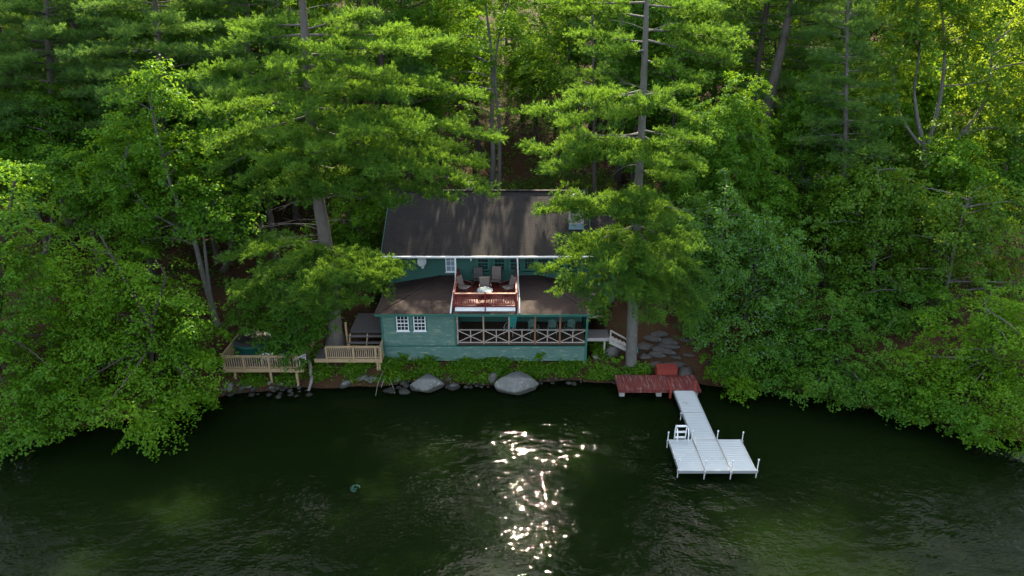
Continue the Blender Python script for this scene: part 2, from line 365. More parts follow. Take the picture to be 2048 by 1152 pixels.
def window(x0,x1,z0,z1,Yp,cols,rows,fm,gm,fw=.05,rail=True,casing=None):
    f=MB(); d=.05
    f.box(x0,Yp-.045,z0,x0+fw,Yp+d,z1); f.box(x1-fw,Yp-.045,z0,x1,Yp+d,z1); f.box(x0+fw,Yp-.04,z0,x1-fw,Yp+d,z0+fw); f.box(x0+fw,Yp-.04,z1-fw,x1-fw,Yp+d,z1)
    for i in range(1,cols):
        xx=x0+fw+(x1-x0-2*fw)*i/cols; f.box(xx-.013,Yp-.02,z0+fw,xx+.013,Yp+.012,z1-fw)
    for j in range(1,rows):
        zz=z0+fw+(z1-z0-2*fw)*j/rows; w_=.028 if (rail and j*2==rows) else .012
        f.box(x0+fw,Yp-.024,zz-w_,x1-fw,Yp+.01,zz+w_)
    wo=f.build('window',fm,house)
    p=MB(); p.box(x0+fw-.005,Yp+.016,z0+fw-.005,x1-fw+.005,Yp+.03,z1-fw+.005); p.build('pane',gm,wo)
    s=MB(); s.box(x0-.05,Yp-.085,z0-.05,x1+.05,Yp+.02,z0-.003); s.build('sill',fm,wo)
    if casing:
        c=MB(); e=.07
        c.box(x0-e,Yp-.05,z0,x0-.003,Yp+.04,z1+e); c.box(x1+.003,Yp-.05,z0,x1+e,Yp+.04,z1+e); c.box(x0-.003,Yp-.05,z1+.003,x1+.003,Yp+.04,z1+e)
        c.build('casing',casing,wo)
for a in lw: window(*a,FY,3,4,M['white'],M['glass'],casing=M['trim'])
# porch
pf=MB()
for k in range(28):
    a=PX+.02+k*(X1-PX-.05)/28; pf.box(a,FY-.03,ZF-.05,a+(X1-PX-.05)/28-.008,39.38,ZF)
pf.build('porch_floor',M['porchfloor'],house)
pw=MB(); clap(pw,PX-.1,X1,ZF,ZE+.3,17,front(39.45)); pw.box(PX-.1,39.454,ZF-.1,X1,39.55,ZE+.3)
clap(pw,FY+.12,39.4,ZF,ZE,16,side(PX+.02,1)); pw.box(PX-.06,FY+.12,ZF-.1,PX+.016,39.4,ZE)
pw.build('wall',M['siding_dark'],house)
pd=MB(); pd.box(.62,39.40,ZF+.02,.70,39.47,ZF+2.05); pd.box(1.45,39.40,ZF+.02,1.53,39.47,ZF+2.05); pd.box(.70,39.40,ZF+1.97,1.45,39.47,ZF+2.05); pd.box(.70,39.43,ZF+.02,1.45,39.445,ZF+1.97)
do=pd.build('door',M['trim'],house); hd=MB(); hd.tube([(1.38,39.43,ZF+1.0),(1.38,39.37,ZF+1.0)],.03,8); hd.build('handle',M['metal'],do)
posts=[PX+.09]+[PY(p,660,FY).x for p in (967,1018,1070,1120)]+[X1-.07]
for i,px_ in enumerate(posts[:-1]):
    q=MB(); wd=.045 if i<3 else .055
    q.box(px_-wd,FY-.02,ZF-.02,px_+wd,FY+.07,ZE)
    if 0<i<3:
        q.beam((px_-.34,FY+.02,ZE-.02),(px_-wd,FY+.02,ZE-.36),.04); q.beam((px_+.34,FY+.02,ZE-.02),(px_+wd,FY+.02,ZE-.36),.04)
    q.build('porch_post',M['porchwood'] if i<3 else M['porchwood2'],house)
q=MB(); q.box(PX-.1,FY-.03,ZE-.14,X1+.03,FY+.08,ZE+.02); q.build('porch_beam',M['trim'],house)
ZR=ZF+.98
for i in range(5):
    a,b=posts[i]+.05,posts[i+1]-.05; q=MB(); y=FY+.03
    q.box(a,y-.045,ZR-.045,b,y+.045,ZR); q.box(a,y-.03,ZF+.06,b,y+.03,ZF+.13)
    mx=(a+b)/2; z0,z1=ZF+.13,ZR-.045
    q.box(mx-.028,y-.022,z0,mx+.028,y+.022,z1)
    q.beam((a,y-.026,z0+.03),(mx,y-.026,(z0+z1)/2),.055,.024,(0,1,0)); q.beam((mx,y-.026,(z0+z1)/2),(b,y-.026,z1-.03),.055,.024,(0,1,0))
    q.beam((a,y-.03,z1-.03),(mx,y-.03,(z0+z1)/2),.055,.022,(0,1,0)); q.beam((mx,y-.03,(z0+z1)/2),(b,y-.03,z0+.03),.055,.022,(0,1,0))
    q.build('porch_railing',M['offwhite'],house)
pr=MB(); pr.box(X1-.14,FY-.01,.5,X1-.0,FY+.12,ZB-.02); po=pr.build('foundation_post',M['white'],house)
pr=MB(); pr.box(X1-.24,FY-.14,.0,X1+.12,FY+.22,.5); pr.build('block',M['conc'],po)
for xx in (X0+.3,-4.5,-1.2,1.7): pr=MB(); pr.box(xx-.14,FY+.1,.0,xx+.14,FY+.4,ZB); pr.build('foundation_post',M['conc'],house)
# lower hipped roof
EY=35.9; EZ=4.35; TZ=4.97; RX0,RX1=-8.03,4.80
sl=(TZ-EZ)/(UY-EY); rz=lambda y: EZ+sl*(y-EY)
DX0,DX1,DY0=-3.50,.34,36.45
rf=MB(); th=.07
rf.poly([(RX0,EY,EZ),(DX0,EY,EZ),(DX0,UY,TZ),(-4.55,UY,TZ)],th)
rf.poly([(DX1,EY,EZ),(RX1,EY,EZ),(1.63,UY,TZ),(DX1,UY,TZ)],th)
rf.poly([(DX0,EY,EZ),(DX1,EY,EZ),(DX1,DY0,rz(DY0)),(DX0,DY0,rz(DY0))],th)
rf.poly([(RX0,EY,EZ),(-4.55,UY,TZ),(RX0,UY,EZ)],th); rf.poly([(RX1,EY,EZ),(RX1,UY,EZ),(1.63,UY,TZ)],th)
pr_=rf.build('roof',M['roof2'],house)
hp=MB(); hp.beam((RX0+.05,EY+.05,EZ+.02),(-4.55,UY-.06,TZ+.015),.22,.03); hp.build('hip_cap',M['roof2'],pr_)
hp=MB(); hp.beam((RX1-.05,EY+.05,EZ+.02),(1.63,UY-.06,TZ+.015),.22,.03); hp.build('hip_cap',M['roof2'],pr_)
fa=MB(); fa.box(RX0,EY-.03,EZ-.16,RX1,EY-.001,EZ-.01); fa.box(RX0-.03,EY,EZ-.16,RX0-.002,UY,EZ-.02); fa.box(RX1+.002,EY,EZ-.16,RX1+.03,UY,EZ-.02)
fa.box(RX0,EY,EZ-.15,RX1,FY-.05,EZ-.12); fa.build('fascia',M['trim'],pr_)
# balcony
BZ=4.60; bal=MB()
for k in range(26):
    a=DX0+.03+k*(DX1-DX0-.06)/26; bal.box(a,DY0+.06,BZ-.04,a+(DX1-DX0-.06)/26-.01,UY-.03,BZ)
bal.box(DX0+.005,DY0+.03,BZ-.3,DX0+.028,UY-.04,BZ+.3); bal.box(DX1-.028,DY0+.03,BZ-.3,DX1-.005,UY-.04,BZ+.3); bal.box(DX0+.03,DY0+.02,BZ-.25,DX1-.03,DY0+.055,BZ-.002)
bal.build('balcony_floor',M['shaded_red_floor'],house)
fl=MB()
for a,b in ((DX0+.14,(DX0+DX1)/2-.04),((DX0+DX1)/2+.04,DX1-.14)): fl.poly([(a,DY0-.27,rz(DY0-.27)+.035),(b,DY0-.27,rz(DY0-.27)+.035),(b,DY0+.0,rz(DY0)+.10),(a,DY0+.0,rz(DY0)+.10)],.03)
fl.build('flashing',M['white'],house)
RT=BZ+.82
def railing(p,q,n,name='balcony_railing',mat='red',top='worn_rail',par=None,z0=.10,ht=.82,tw=.11,bal=.03,base=0):
    p=Vector(p); q=Vector(q); m=MB(); d=q-p; up=Vector((0,0,1))
    m.beam(p+up*z0,q+up*z0,.04,.07); m.beam(p+up*(ht-.1),q+up*(ht-.1),.035,.07)
    for i in range(1,n):
        c=p+d*(i/n); m.beam(c+up*(z0+.03),c+up*(ht-.13),bal,bal,(0,1,0) if abs(d.y)<abs(d.x) else (1,0,0))
    o=m.build(name,M[mat],par or house)
    t_=MB(); t_.beam(p+up*(ht-.03),q+up*(ht-.03),tw,.035); t_.build('top_rail',M[top],o)
    return o
cx0,cx1,cy0=DX0+.08,DX1-.08,DY0+.08
railing((cx0,cy0,BZ),((cx0+cx1)/2,cy0,BZ),13); railing(((cx0+cx1)/2,cy0,BZ),(cx1,cy0,BZ),13)
railing((cx0,cy0+.06,BZ),(cx0,UY-.08,BZ),20,top='red'); railing((cx1,cy0+.06,BZ),(cx1,UY-.08,BZ),20,top='red')
for x,y in ((cx0,cy0),((cx0+cx1)/2,cy0-.045),(cx1,cy0),(cx0,UY-.06),(cx1,UY-.06)):
    m=MB(); m.box(x-.05,y-.05,BZ-.18,x+.05,y+.05,RT+.04); m.build('balcony_post',M['red'],house)
# upper storey
UZ=6.66
uw=[(-4.22,-3.55,5.20,6.34,'c'),(-2.20,-1.50,5.35,6.30,'g2'),(-1.13,-.45,5.30,6.30,'g'),(-.12,.58,5.30,6.30,'g'),(.78,1.42,5.35,6.30,'g'),(1.62,2.36,5.35,6.30,'g2'),(2.70,3.34,5.35,6.30,'g'),(3.5,4.2,5.35,6.30,'g')]
ww=MB(); clap(ww,X0+.1,X1+.2,EZ,UZ,19,front(UY),[(a-.07,b+.07,c-.07,d+.07) for a,b,c,d,_ in uw]); 
ww.box(X0+.02,UY+.002,2.5,X1+.28,UY+.06,5.17); ww.box(X0+.02,UY+.002,6.36,X1+.28,UY+.06,UZ)
px_=X0+.02
for a,b,c,d,_ in uw: ww.box(px_,UY+.002,5.172,a-.03,UY+.06,6.358); px_=b+.03
ww.box(px_,UY+.002,5.172,X1+.28,UY+.06,6.358)
clap(ww,UY+.1,48.5,ZB,UZ,45,side(X0,-1)); ww.box(X0+.004,UY+.07,ZB,X0+.1,48.5,UZ); clap(ww,UY+.1,48.5,ZB,UZ,45,side(X1+.3,1)); ww.box(X1+.2,UY+.07,ZB,X1+.296,48.5,UZ); ww.box(X0+.1,48.4,ZB,X1+.2,48.5,UZ)
RY=44.5; RZ=9.35
for xx in (X0,X1+.2): ww.add([(xx,UY,UZ),(xx,48.5,UZ),(xx,RY,RZ-.15),(xx+.1,UY,UZ),(xx+.1,48.5,UZ),(xx+.1,RY,RZ-.15)],[(0,2,1),(3,4,5),(0,3,5,2),(1,2,5,4)])
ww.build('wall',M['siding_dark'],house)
bk=MB(); bk.box(X0+.2,UY+.5,4.2,X1,UY+.52,6.6); bk.build('inner_wall',M['cover'],house)
bt=MB(); bt.box(X0-.02,UY-.05,EZ,X0+.1,UY+.06,UZ); bt.build('corner_board',M['trim'],house)
bt=MB(); bt.box(X1+.2,UY-.05,EZ,X1+.33,UY+.06,UZ); bt.build('corner_board',M['trim'],house)
for a,b,c,d,k in uw:
    if k=='c': window(a,b,c,d,UY,2,3,M['white'],M['curtain'],.045,False,M['trim'])
    else: window(a,b,c,d,UY,3,4,M['trim'] if k=='g' else M['porchwood'] if False else M['trim'],M['glass'],.045,True,M['trim'])
mr=MB(); e0=(39.66,6.55); ov=.32
mr.poly([(X0-.33,e0[0],e0[1]),(X1+.48,e0[0],e0[1]),(X1+.48,RY,RZ),(X0-.33,RY,RZ)],.12)
mr.poly([(X0-.33,RY+.005,RZ-.002),(X1+.48,RY+.005,RZ-.002),(X1+.48,49.3,e0[1]),(X0-.33,49.3,e0[1])],.12)
ro=mr.build('roof',M['roof'],house)
rc=MB(); rc.beam((X0-.33,RY,RZ+.012),(X1+.48,RY,RZ+.012),.28,.03); rc.build('ridge_cap',M['roof'],ro)
for xx in (X0-.365,X1+.483): rk=MB(); rk.beam((xx+.015,e0[0],e0[1]-.04),(xx+.015,RY,RZ-.04),.03,.17); rk.beam((xx+.015,RY,RZ-.04),(xx+.015,49.3,e0[1]-.04),.03,.17); rk.build('rake_board',M['trim'],ro)
sf=MB(); sf.box(X0-.3,e0[0]+.02,e0[1]-.14,X1+.45,UY-.06,e0[1]-.11); sf.build('soffit',M['siding_dark'],ro)
# chimney standing on the front slope, small one behind the ridge
c=MB(); cx0_,cx1_=3.66,4.58
c.box(cx0_,41.55,6.9,cx1_,42.25,9.55); co=c.build('chimney',M['chim'],ro)
c=MB(); c.box(cx0_-.05,41.50,9.552,cx1_+.05,42.30,9.66); c.box(cx0_+.16,41.72,9.662,cx0_+.42,42.08,9.85); c.box(cx0_+.5,41.72,9.662,cx0_+.76,42.08,9.85); c.build('cap',M['conc'],co)
c=MB(); c.box(cx0_-.02,41.515,7.2,cx1_+.02,41.545,7.98); c.build('flashing',M['flash'],co)
c=MB(); c.box(-3.15,45.0,8.6,-2.65,45.5,9.72); c.build('chimney',M['chim'],ro)
# side wing at the right
wg=MB(); wx=6.95
wg.poly([(X1+.52,40.0,6.42),(wx,40.0,6.42),(wx,44.2,7.72),(X1+.52,44.2,7.72)],.1); wg.poly([(X1+.52,44.205,7.718),(wx,44.205,7.718),(wx,48,6.42),(X1+.52,48,6.42)],.1); wg.build('roof',M['roof'],house)
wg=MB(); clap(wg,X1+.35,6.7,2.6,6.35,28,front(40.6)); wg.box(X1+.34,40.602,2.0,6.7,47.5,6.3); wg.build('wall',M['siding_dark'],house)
# gutter and downspouts
g=MB(); g.box(X0-.35,39.53,6.43,X1+.5,39.655,6.53); g.build('gutter',M['white'],house)
for xt,xm,xb in ((PY(910,512,39.6).x,PY(911,548,39.6).x,DX0-.10),(PY(1035,512,39.6).x,PY(1036,550,39.6).x,DX1+.10)):
    zr=rz(39.45)+.08
    g=MB(); g.tube([(xt,39.6,6.46),(xt,39.52,6.30),(xm,39.5,zr+.25),(xb+(xm-xb)*.9,39.3,rz(39.3)+.10),(xb,37.5,rz(37.5)+.07),(xb,EY-.02,EZ+.07)],.048,8); g.build('downspout',M['white'],house)
# dish on the upper wall
dc=PY(844,523,UY-.38); dm=MB(); nrm=Vector((-.15,-.9,.42)).normalized()
prof=[(.0,.0),(.12,.008),(.2,.022),(.28,.045),(.30,.055)]
q=nrm.to_track_quat('Z','Y'); vs=[];fs=[];n=28
for r,z in prof:
    for k in range(n):
        t=2*math.pi*k/n; vs.append(dc+q@Vector((r*math.cos(t)+1e-4*k,r*1.12*math.sin(t),z)))
for i in range(len(prof)-1):
    for k in range(n): fs.append((i*n+k,i*n+(k+1)%n,(i+1)*n+(k+1)%n,(i+1)*n+k))
dm.add(vs,fs,True); ds=dm.build('satellite_dish',M['dish'],house)
dm=MB(); dm.tube([dc-nrm*.02,dc-nrm*.2,(dc.x,UY-.02,dc.z-.3)],.03,8); dm.tube([dc+q@Vector((.0,-.32,.03)),dc+q@Vector((.1,-.42,.3))],.016,6); dm.build('bracket',M['metal'],ds)
dm=MB(); a=dc+q@Vector((.12,-.42,.3)); dm.beam(a,a+Vector((.10,.02,.10)),.12,.1); dm.build('receiver',M['dish'],ds)
# wall lamp beside the balcony windows
lp=MB(); l0=PY(942,519,UY-.1); lp.lathe([(.0,-.09),(.05,-.08),(.06,.04),(.03,.09),(0,.1)],(l0.x,UY-.1,l0.z),10); lp.box(l0.x-.03,UY-.09,l0.z-.03,l0.x+.03,UY-.03,l0.z+.03); lp.build('wall_lamp',M['white'],house)

# ------------------------------------------------------------------ seats
def sling_chair(loc,rz_,label,sm='sling',hi=0.0):
    r=empty('patio_chair',(0,0,0),label,'chair','sling chairs on the balcony')
    w=.29; s=MB(); s.add([(-w,-.26,.40),(w,-.26,.40),(w,.24,.36),(-w,.24,.36),(-w,-.26,.385),(w,-.26,.385),(w,.24,.345),(-w,.24,.345)],[(0,1,2,3),(7,6,5,4),(0,4,5,1),(1,5,6,2),(2,6,7,3),(3,7,4,0)]); s.build('seat',M[sm],r)
    b=MB(); t=1.02+hi; b.add([(-w,.24,.37),(w,.24,.37),(w*.97,.43,t),(-w*.97,.43,t),(-w,.258,.37),(w,.258,.37),(w*.97,.448,t),(-w*.97,.448,t)],[(3,2,1,0),(4,5,6,7),(0,1,5,4),(1,2,6,5),(2,3,7,6),(3,0,4,7)]); b.build('backrest',M[sm],r)
    for sx in (-1,1):
        f=MB(); x=sx*(w+.03); f.tube([(x,-.32,0),(x,-.28,.40),(x,.25,.36),(x,.46,t+.02)],.018,6); f.tube([(x,.36,0),(x,.2,.37)],.018,6); f.build('frame',M['frame_dk'],r)
        a=MB(); a.tube([(x,-.27,.41),(x+sx*.03,-.28,.62),(x+sx*.03,.05,.66),(x,.33,.66)],.02,6); a.build('armrest',M['frame_dk'],r)
    r.location=loc; r.rotation_euler=(0,0,rz_); return r
def bal_pt(px,py): p=PZ(px,py,BZ+.01); return (min(max(p.x,DX0+.5),DX1-.5),min(max(p.y,DY0+.6),UY-.55),BZ+.005)
sling_chair((-2.88,38.35,BZ+.005),R(62),'taupe sling chair along the left balcony rail, turned toward the table')
sling_chair((-2.12,39.55,BZ+.005),R(4),'dark upright sling chair against the green wall behind the table','slingdark')
sling_chair((-1.02,39.35,BZ+.005),R(-6),'tallest taupe sling chair, facing the lake in front of the windows',hi=.16)
sling_chair((-1.63,38.0,BZ+.005),R(8),'taupe sling chair right behind the round balcony table')
sling_chair((-.28,38.3,BZ+.005),R(-62),'taupe sling chair along the right balcony rail, turned toward the table')
tb=empty('round_table',(-1.63,37.2,BZ+.005),'small round glass-topped table at the front railing of the red balcony','table')
t=MB(); t.lathe([(0,.70),(.44,.70),(.46,.685),(.46,.67),(0,.67)],(-1.63,37.2,BZ+.005),28); t.build('tabletop',M['blue'],tb)
t=MB(); t.lathe([(.475,.665),(.475,.70),(.462,.70),(.462,.665)],(-1.63,37.2,BZ+.005),28); t.build('rim',M['metal'],tb)
for k in range(4):
    a=k*math.pi/2+.6; t=MB(); t.tube([(-1.63+.38*math.cos(a),37.2+.38*math.sin(a),BZ+.005),(-1.63+.3*math.cos(a),37.2+.3*math.sin(a),BZ+.668)],.016,6); t.build('leg',M['frame_dk'],tb)
def plastic_chair(loc,rz_,label,mat='plastic',group='green plastic chairs on the porch',lm=None):
    r=empty('plastic_chair',(0,0,0),label,'chair',group); lm=lm or mat
    s=MB(); s.poly([(-.24,-.25,.43),(.24,-.25,.43),(.22,.22,.41),(-.22,.22,.41)],.035); s.build('seat',M[mat],r)
    b=MB()
    for k in range(7):                       # fan of slats under a rounded hoop
        u=(k-3)/3; b.beam((u*.17,.22,.42),(u*.23,.34,.80+.08*math.cos(u*1.3)),.052,.018,(0,1,0))
    hoop=[(-.25*math.cos(a),.23+.13*math.sin(a),.50+.40*math.sin(a)) for a in np.linspace(0,math.pi,13)]; b.tube(hoop,.028,6); b.build('backrest',M[mat],r)
    for sx in (-1,1):
        a=MB(); a.tube([(sx*.27,-.24,.43),(sx*.30,-.22,.63),(sx*.30,.06,.66),(sx*.25,.24,.62)],.025,6); a.build('armrest',M[mat],r)
        for y0,y1 in ((-.23,-.28),(.2,.28)): l=MB(); l.tube([(sx*.22,y0,.42),(sx*.26,y1,0)],[.032,.022],6); l.build('leg',M[lm],r)
    r.location=loc; r.rotation_euler=(0,0,rz_); return r
def porch_pt(px,y): return (PY(px,660,y).x,y,ZF+.005)
plastic_chair(porch_pt(1066,37.6),R(14),'green plastic chair on the porch, nearest the teal chair')
plastic_chair(porch_pt(1105,37.55),R(0),'green plastic chair on the porch between two other green chairs')
plastic_chair(porch_pt(1140,37.6),R(-18),'green plastic chair at the porch end beside the corner post')
lc=empty('lounge_chair',(0,0,0),'tall teal fabric lounge chair with white arms on the porch','chair')
w=.26; s=MB(); s.add([(-w,-.3,.42),(w,-.3,.42),(w,.22,.36),(-w,.22,.36),(-w,-.3,.38),(w,-.3,.38),(w,.22,.32),(-w,.22,.32)],[(0,1,2,3),(7,6,5,4),(0,4,5,1),(1,5,6,2),(2,6,7,3),(3,7,4,0)]); s.build('seat',M['teal'],lc)
s=MB(); s.add([(-w,.2,.36),(w,.2,.36),(w,.55,1.28),(-w,.55,1.28),(-w,.25,.36),(w,.25,.36),(w,.6,1.28),(-w,.6,1.28)],[(3,2,1,0),(4,5,6,7),(0,1,5,4),(1,2,6,5),(2,3,7,6),(3,0,4,7)]); s.build('backrest',M['teal'],lc)
for sx in (-1,1):
    s=MB(); x=sx*.3; s.tube([(x,-.36,0),(x,-.33,.55),(x,-.2,.64),(x,.15,.64),(x,.34,.62)],.024,6); s.tube([(x,.5,0),(x,.05,.4)],.022,6); s.build('armrest',M['offwhite'],lc)
lc.location=porch_pt(1021,37.75); lc.rotation_euler=(0,0,R(-22))

# ------------------------------------------------------------------ left decks
def rail2(par,p,q,n,mat='newwood'): return railing(p,q,n,'railing',mat,mat,par,z0=.08,ht=.86,tw=.12,bal=.038)
LZ=1.36; ly0=34.72; a0=PY(447,745,ly0).x; a1=PY(600,745,ly0).x; ly1=38.1
ld=empty('hot_tub_deck',((a0+a1)/2,ly0,0),'new lumber deck with railing over the rocks, carrying the green hot tub','deck')
d=MB(); 
for k in range(24):
    y=ly0+.06+k*(ly1-ly0-.06)/24; d.box(a0+.05,y,LZ-.04,a1-.05,y+(ly1-ly0-.06)/24-.012,LZ)
d.build('deck_boards',M['greydeck'],ld)
d=MB(); d.box(a0,ly0-.02,LZ-.24,a1+.25,ly0+.045,LZ+.01); d.box(a0,ly0+.05,LZ-.24,a0+.045,ly1,LZ+.005); d.box(a1-.045,ly0+.05,LZ-.24,a1,ly1,LZ+.005); d.build('rim_joist',M['newwood'],ld)
rail2(ld,(a0+.05,ly0+.03,LZ),(a1-.05,ly0+.03,LZ),33); rail2(ld,(a0+.05,ly0+.12,LZ),(a0+.05,ly1-.1,LZ),24); rail2(ld,(a1-.05,ly0+.12,LZ),(a1-.05,ly1-.6,LZ),20)
for p in (452,491,541,583,597):
    x=PY(p,745,ly0).x; d=MB(); d.box(x-.05,ly0-.065,LZ-.24,x+.05,ly0-.022,LZ+.84); d.build('railing_post',M['newwood'],ld)
for p in (468,540,592):
    x=PY(p,750,ly0).x; d=MB(); d.box(x-.06,ly0+.1,min(G(x,ly0+.15)-.3,.0),x+.06,ly0+.22,LZ-.05); d.build('support_post',M['newwood'],ld)
tc=PZ(492,698,LZ+.8); tc=Vector((tc.x,36.75,LZ))
tu=empty('hot_tub',tc,'round green hot tub with dark cover on the left deck','hot tub')
t=MB(); t.lathe([(1.04,0),(1.07,.05),(1.05,.1),(1.05,.74),(1.10,.78),(1.10,.84),(1.0,.86),(.98,.7),(.98,.3)],tc+Vector((0,0,.004)),48); t.build('shell',M['tub'],tu)
t=MB(); t.lathe([(0,.93),(.6,.925),(.97,.90),(1.0,.87),(1.0,.80),(0,.80)],tc+Vector((0,0,.004)),40); t.build('cover',M['cover'],tu)
bx=MB(); bx.box(tc.x+.05,tc.y-.95,LZ+.935,tc.x+.45,tc.y-.7,LZ+.96)
for i,(px,py,rz_,lb) in enumerate([(524,735,R(200),'white metal patio chair beside the hot tub, at the front railing'),(588,742,R(150),'white metal patio chair at the right front corner of the hot tub deck'),(560,712,R(20),'white metal patio chair behind the pale blue table on the deck')]):
    p=PZ(px,py,LZ+.2); p.y=max(p.y,ly0+.55); plastic_chair((p.x,p.y,LZ+.005),rz_,lb,'white','white patio chairs on the hot tub deck')
bp=PZ(553,712,LZ+.7); bl=empty('patio_table',(bp.x,35.85,LZ+.005),'small pale blue patio table between white chairs on the deck','table')
t=MB(); t.poly([(bp.x-.4,35.5,LZ+.72),(bp.x+.4,35.5,LZ+.72),(bp.x+.4,36.2,LZ+.72),(bp.x-.4,36.2,LZ+.72)],.03); t.build('tabletop',M['blue'],bl)
for sx in (-.35,.35):
    for sy in (-.3,.3): t=MB(); t.tube([(bp.x+sx,35.85+sy,LZ+.005),(bp.x+sx,35.85+sy,LZ+.69)],.02,6); t.build('leg',M['white'],bl)
# small landing with railing, dark platform and its steps, left of the house
s0=PY(629,718,35.6).x; s1=PY(764,718,35.6).x; SZ=1.5; pz_=2.55
sd=empty('side_deck',((s0+s1)/2,35.6,0),'lumber side deck with railing and dark upper platform against the cottage','deck')
d=MB()
for k in range(9): y=35.66+k*.135; d.box(s0,y,SZ-.04,s1-.04,y+.123,SZ)
d.build('deck_boards',M['greydeck'],sd)
d=MB(); d.box(s0-.02,35.57,SZ-.22,s1,35.63,SZ+.01); d.box(s1-.04,35.635,SZ-.22,s1,36.9,SZ+.005); d.build('rim_joist',M['newwood'],sd)
rx0=PY(652,705,35.6).x
rail2(sd,(rx0,35.63,SZ),(s1-.06,35.63,SZ),27); rail2(sd,(s1-.05,35.72,SZ),(s1-.05,36.35,SZ),6)
for p in (654,708,752,762):
    x=PY(p,715,35.6).x; d=MB(); d.box(x-.05,35.525,SZ-.22,x+.05,35.568,SZ+.84); d.build('railing_post',M['newwood'],sd)
x=PY(757,735,35.7).x; d=MB(); d.box(x-.1,35.7,.1,x+.0,35.82,SZ-.05); d.box(x+.03,35.7,.1,x+.13,35.82,SZ-.05); d.build('support_post',M['newwood'],sd)
u0=PY(697,672,36.75).x; d=MB()
for k in range(20): x=u0+k*(X0-.06-u0)/20; d.box(x,37.35,pz_-.04,x+(X0-.06-u0)/20-.01,39.7,pz_)
d.box(u0,37.31,pz_-.2,X0-.06,37.345,pz_-.01); d.build('platform',M['darkdeck'],sd)
for k in range(3):
    z=pz_-.3*(k+1)+.02; y=37.28-.3*(k+1); d=MB(); d.box(u0-.15,y,z-.04,X0-.06,y+.29,z); d.build('step',M['greydeck'],sd)
d=MB()
for x in (u0,(u0+X0)/2,X0-.15): d.beam((x,37.25,pz_-.22),(x,36.3,SZ-.1),.05,.2)
d.build('stringer',M['newwood'],sd)
x=PY(692,660,37.2).x; d=MB(); d.box(x-.05,37.2,SZ-.3,x+.05,37.3,pz_+.55); d.build('railing_post',M['newwood'],sd)
# ------------------------------------------------------------------ right stairs
st=empty('side_stairs',(6.4,37.0,0),'weathered white wooden stairs stepping down behind the pine trunk','stairs')
p0=PY(1180,672,37.2); p1=PY(1218,672,37.2); lz=p0.z; d=MB(); d.box(X1+.06,36.9,lz-.2,p1.x,36.95,lz); d.build('landing_edge',M['stairwhite'],st); d=MB(); d.box(X1+.06,36.955,lz-.07,p1.x,38.1,lz-.01); d.build('landing',M['greydeck'],st)
q1=PY(1256,695,36.8); 
for k in range(5):
    f=(k+.5)/5; x=p1.x+(q1.x-p1.x)*f; z=lz+(q1.z-lz)*f; d=MB(); d.box(x-.17,36.75,z-.05,x+.17,37.25,z); d.build('step',M['stairwhite'],st)
d=MB(); d.beam((p1.x,36.72,lz-.1),(q1.x+.1,36.72,q1.z-.15),.05,.2,(0,1,0)) if False else d.beam((p1.x,36.70,lz-.14),(q1.x+.1,36.70,q1.z-.2),.05,.22); d.build('stringer',M['stairwhite'],st)
d=MB(); d.beam((p1.x+.03,36.70,lz+.62),(q1.x+.05,36.70,q1.z+.52),.05,.09); d.box(p1.x-.03,36.66,lz-.2,p1.x+.05,36.74,lz+.66); d.build('handrail',M['stairwhite'],st)
x=PY(1209,690,36.8).x; d=MB(); d.box(x-.05,36.78,.9,x+.05,36.88,lz-.2); d.build('support_post',M['stairwhite'],st)
# upper flight against the house
for k in range(6):
    z=3.0+k*.25; y=38.2+k*.30; d=MB(); d.box(X1+.2,y,z-.06,X1+1.15,y+.3,z); d.build('step',M['porchwood'],st)
# ------------------------------------------------------------------ red dock
RZd=.52; r00=PZ(1237,780,RZd); r01=PZ(1403,780,RZd); r10=PZ(1231,750,RZd); r11=PZ(1393,749,RZd); xa,xb=r00.x,r01.x; ya,yb=r00.y,r10.y
rd=empty('landing_platform',((xa+xb)/2,(ya+yb)/2,0),'worn red plank landing platform at the water edge','platform')
d=MB(); n=24
for k in range(n): x=xa+k*(xb-xa)/n; d.box(x,ya,RZd-.045,x+(xb-xa)/n-.014,yb,RZd)
d.build('planks',M['red_worn'],rd)
d=MB(); d.box(xa,ya+.02,RZd-.2,xb,ya+.07,RZd-.048); d.box(xa,yb-.1,RZd-.2,xb,yb-.05,RZd-.048); d.box(xa+.02,ya+.075,RZd-.2,xa+.07,yb-.105,RZd-.048); d.box(xb-.07,ya+.075,RZd-.2,xb-.02,yb-.105,RZd-.048); d.build('rim_joist',M['red_worn'],rd)
d=MB()
for x in (xa+.25,(xa+xb)/2,xb-.3): d.box(x-.15,ya+.12,-.6,x+.15,ya+.42,RZd-.2)
d.build('support_block',M['conc'],rd)
for p,yy in ((1342,ya-.055),(1390,ya-.03)):
    x=PY(p,775,yy).x; d=MB(); d.box(x-.06,yy-.055,-.2,x+.06,yy+.05,RZd+.62); d.build('mooring_post',M['redpost'],rd)
b0=PZ(1313,750,RZd); b1=PZ(1355,750,RZd)
bn=empty('bench_step',((b0.x+b1.x)/2,b0.y+.2,RZd),'low red wooden step box at the back of the red platform','step')
d=MB()
for k in range(3): d.box(b0.x,b0.y+k*.2,RZd+.40,b1.x,b0.y+k*.2+.19,RZd+.44)
d.build('tread',M['red'],bn); d=MB(); d.box(b0.x+.02,b0.y+.02,RZd-.3,b1.x-.02,b0.y+.06,RZd+.398); d.box(b0.x+.02,b0.y+.065,RZd-.3,b0.x+.06,b0.y+.56,RZd+.398); d.box(b1.x-.06,b0.y+.065,RZd-.3,b1.x-.02,b0.y+.56,RZd+.398); d.build('riser',M['redpost'],bn)
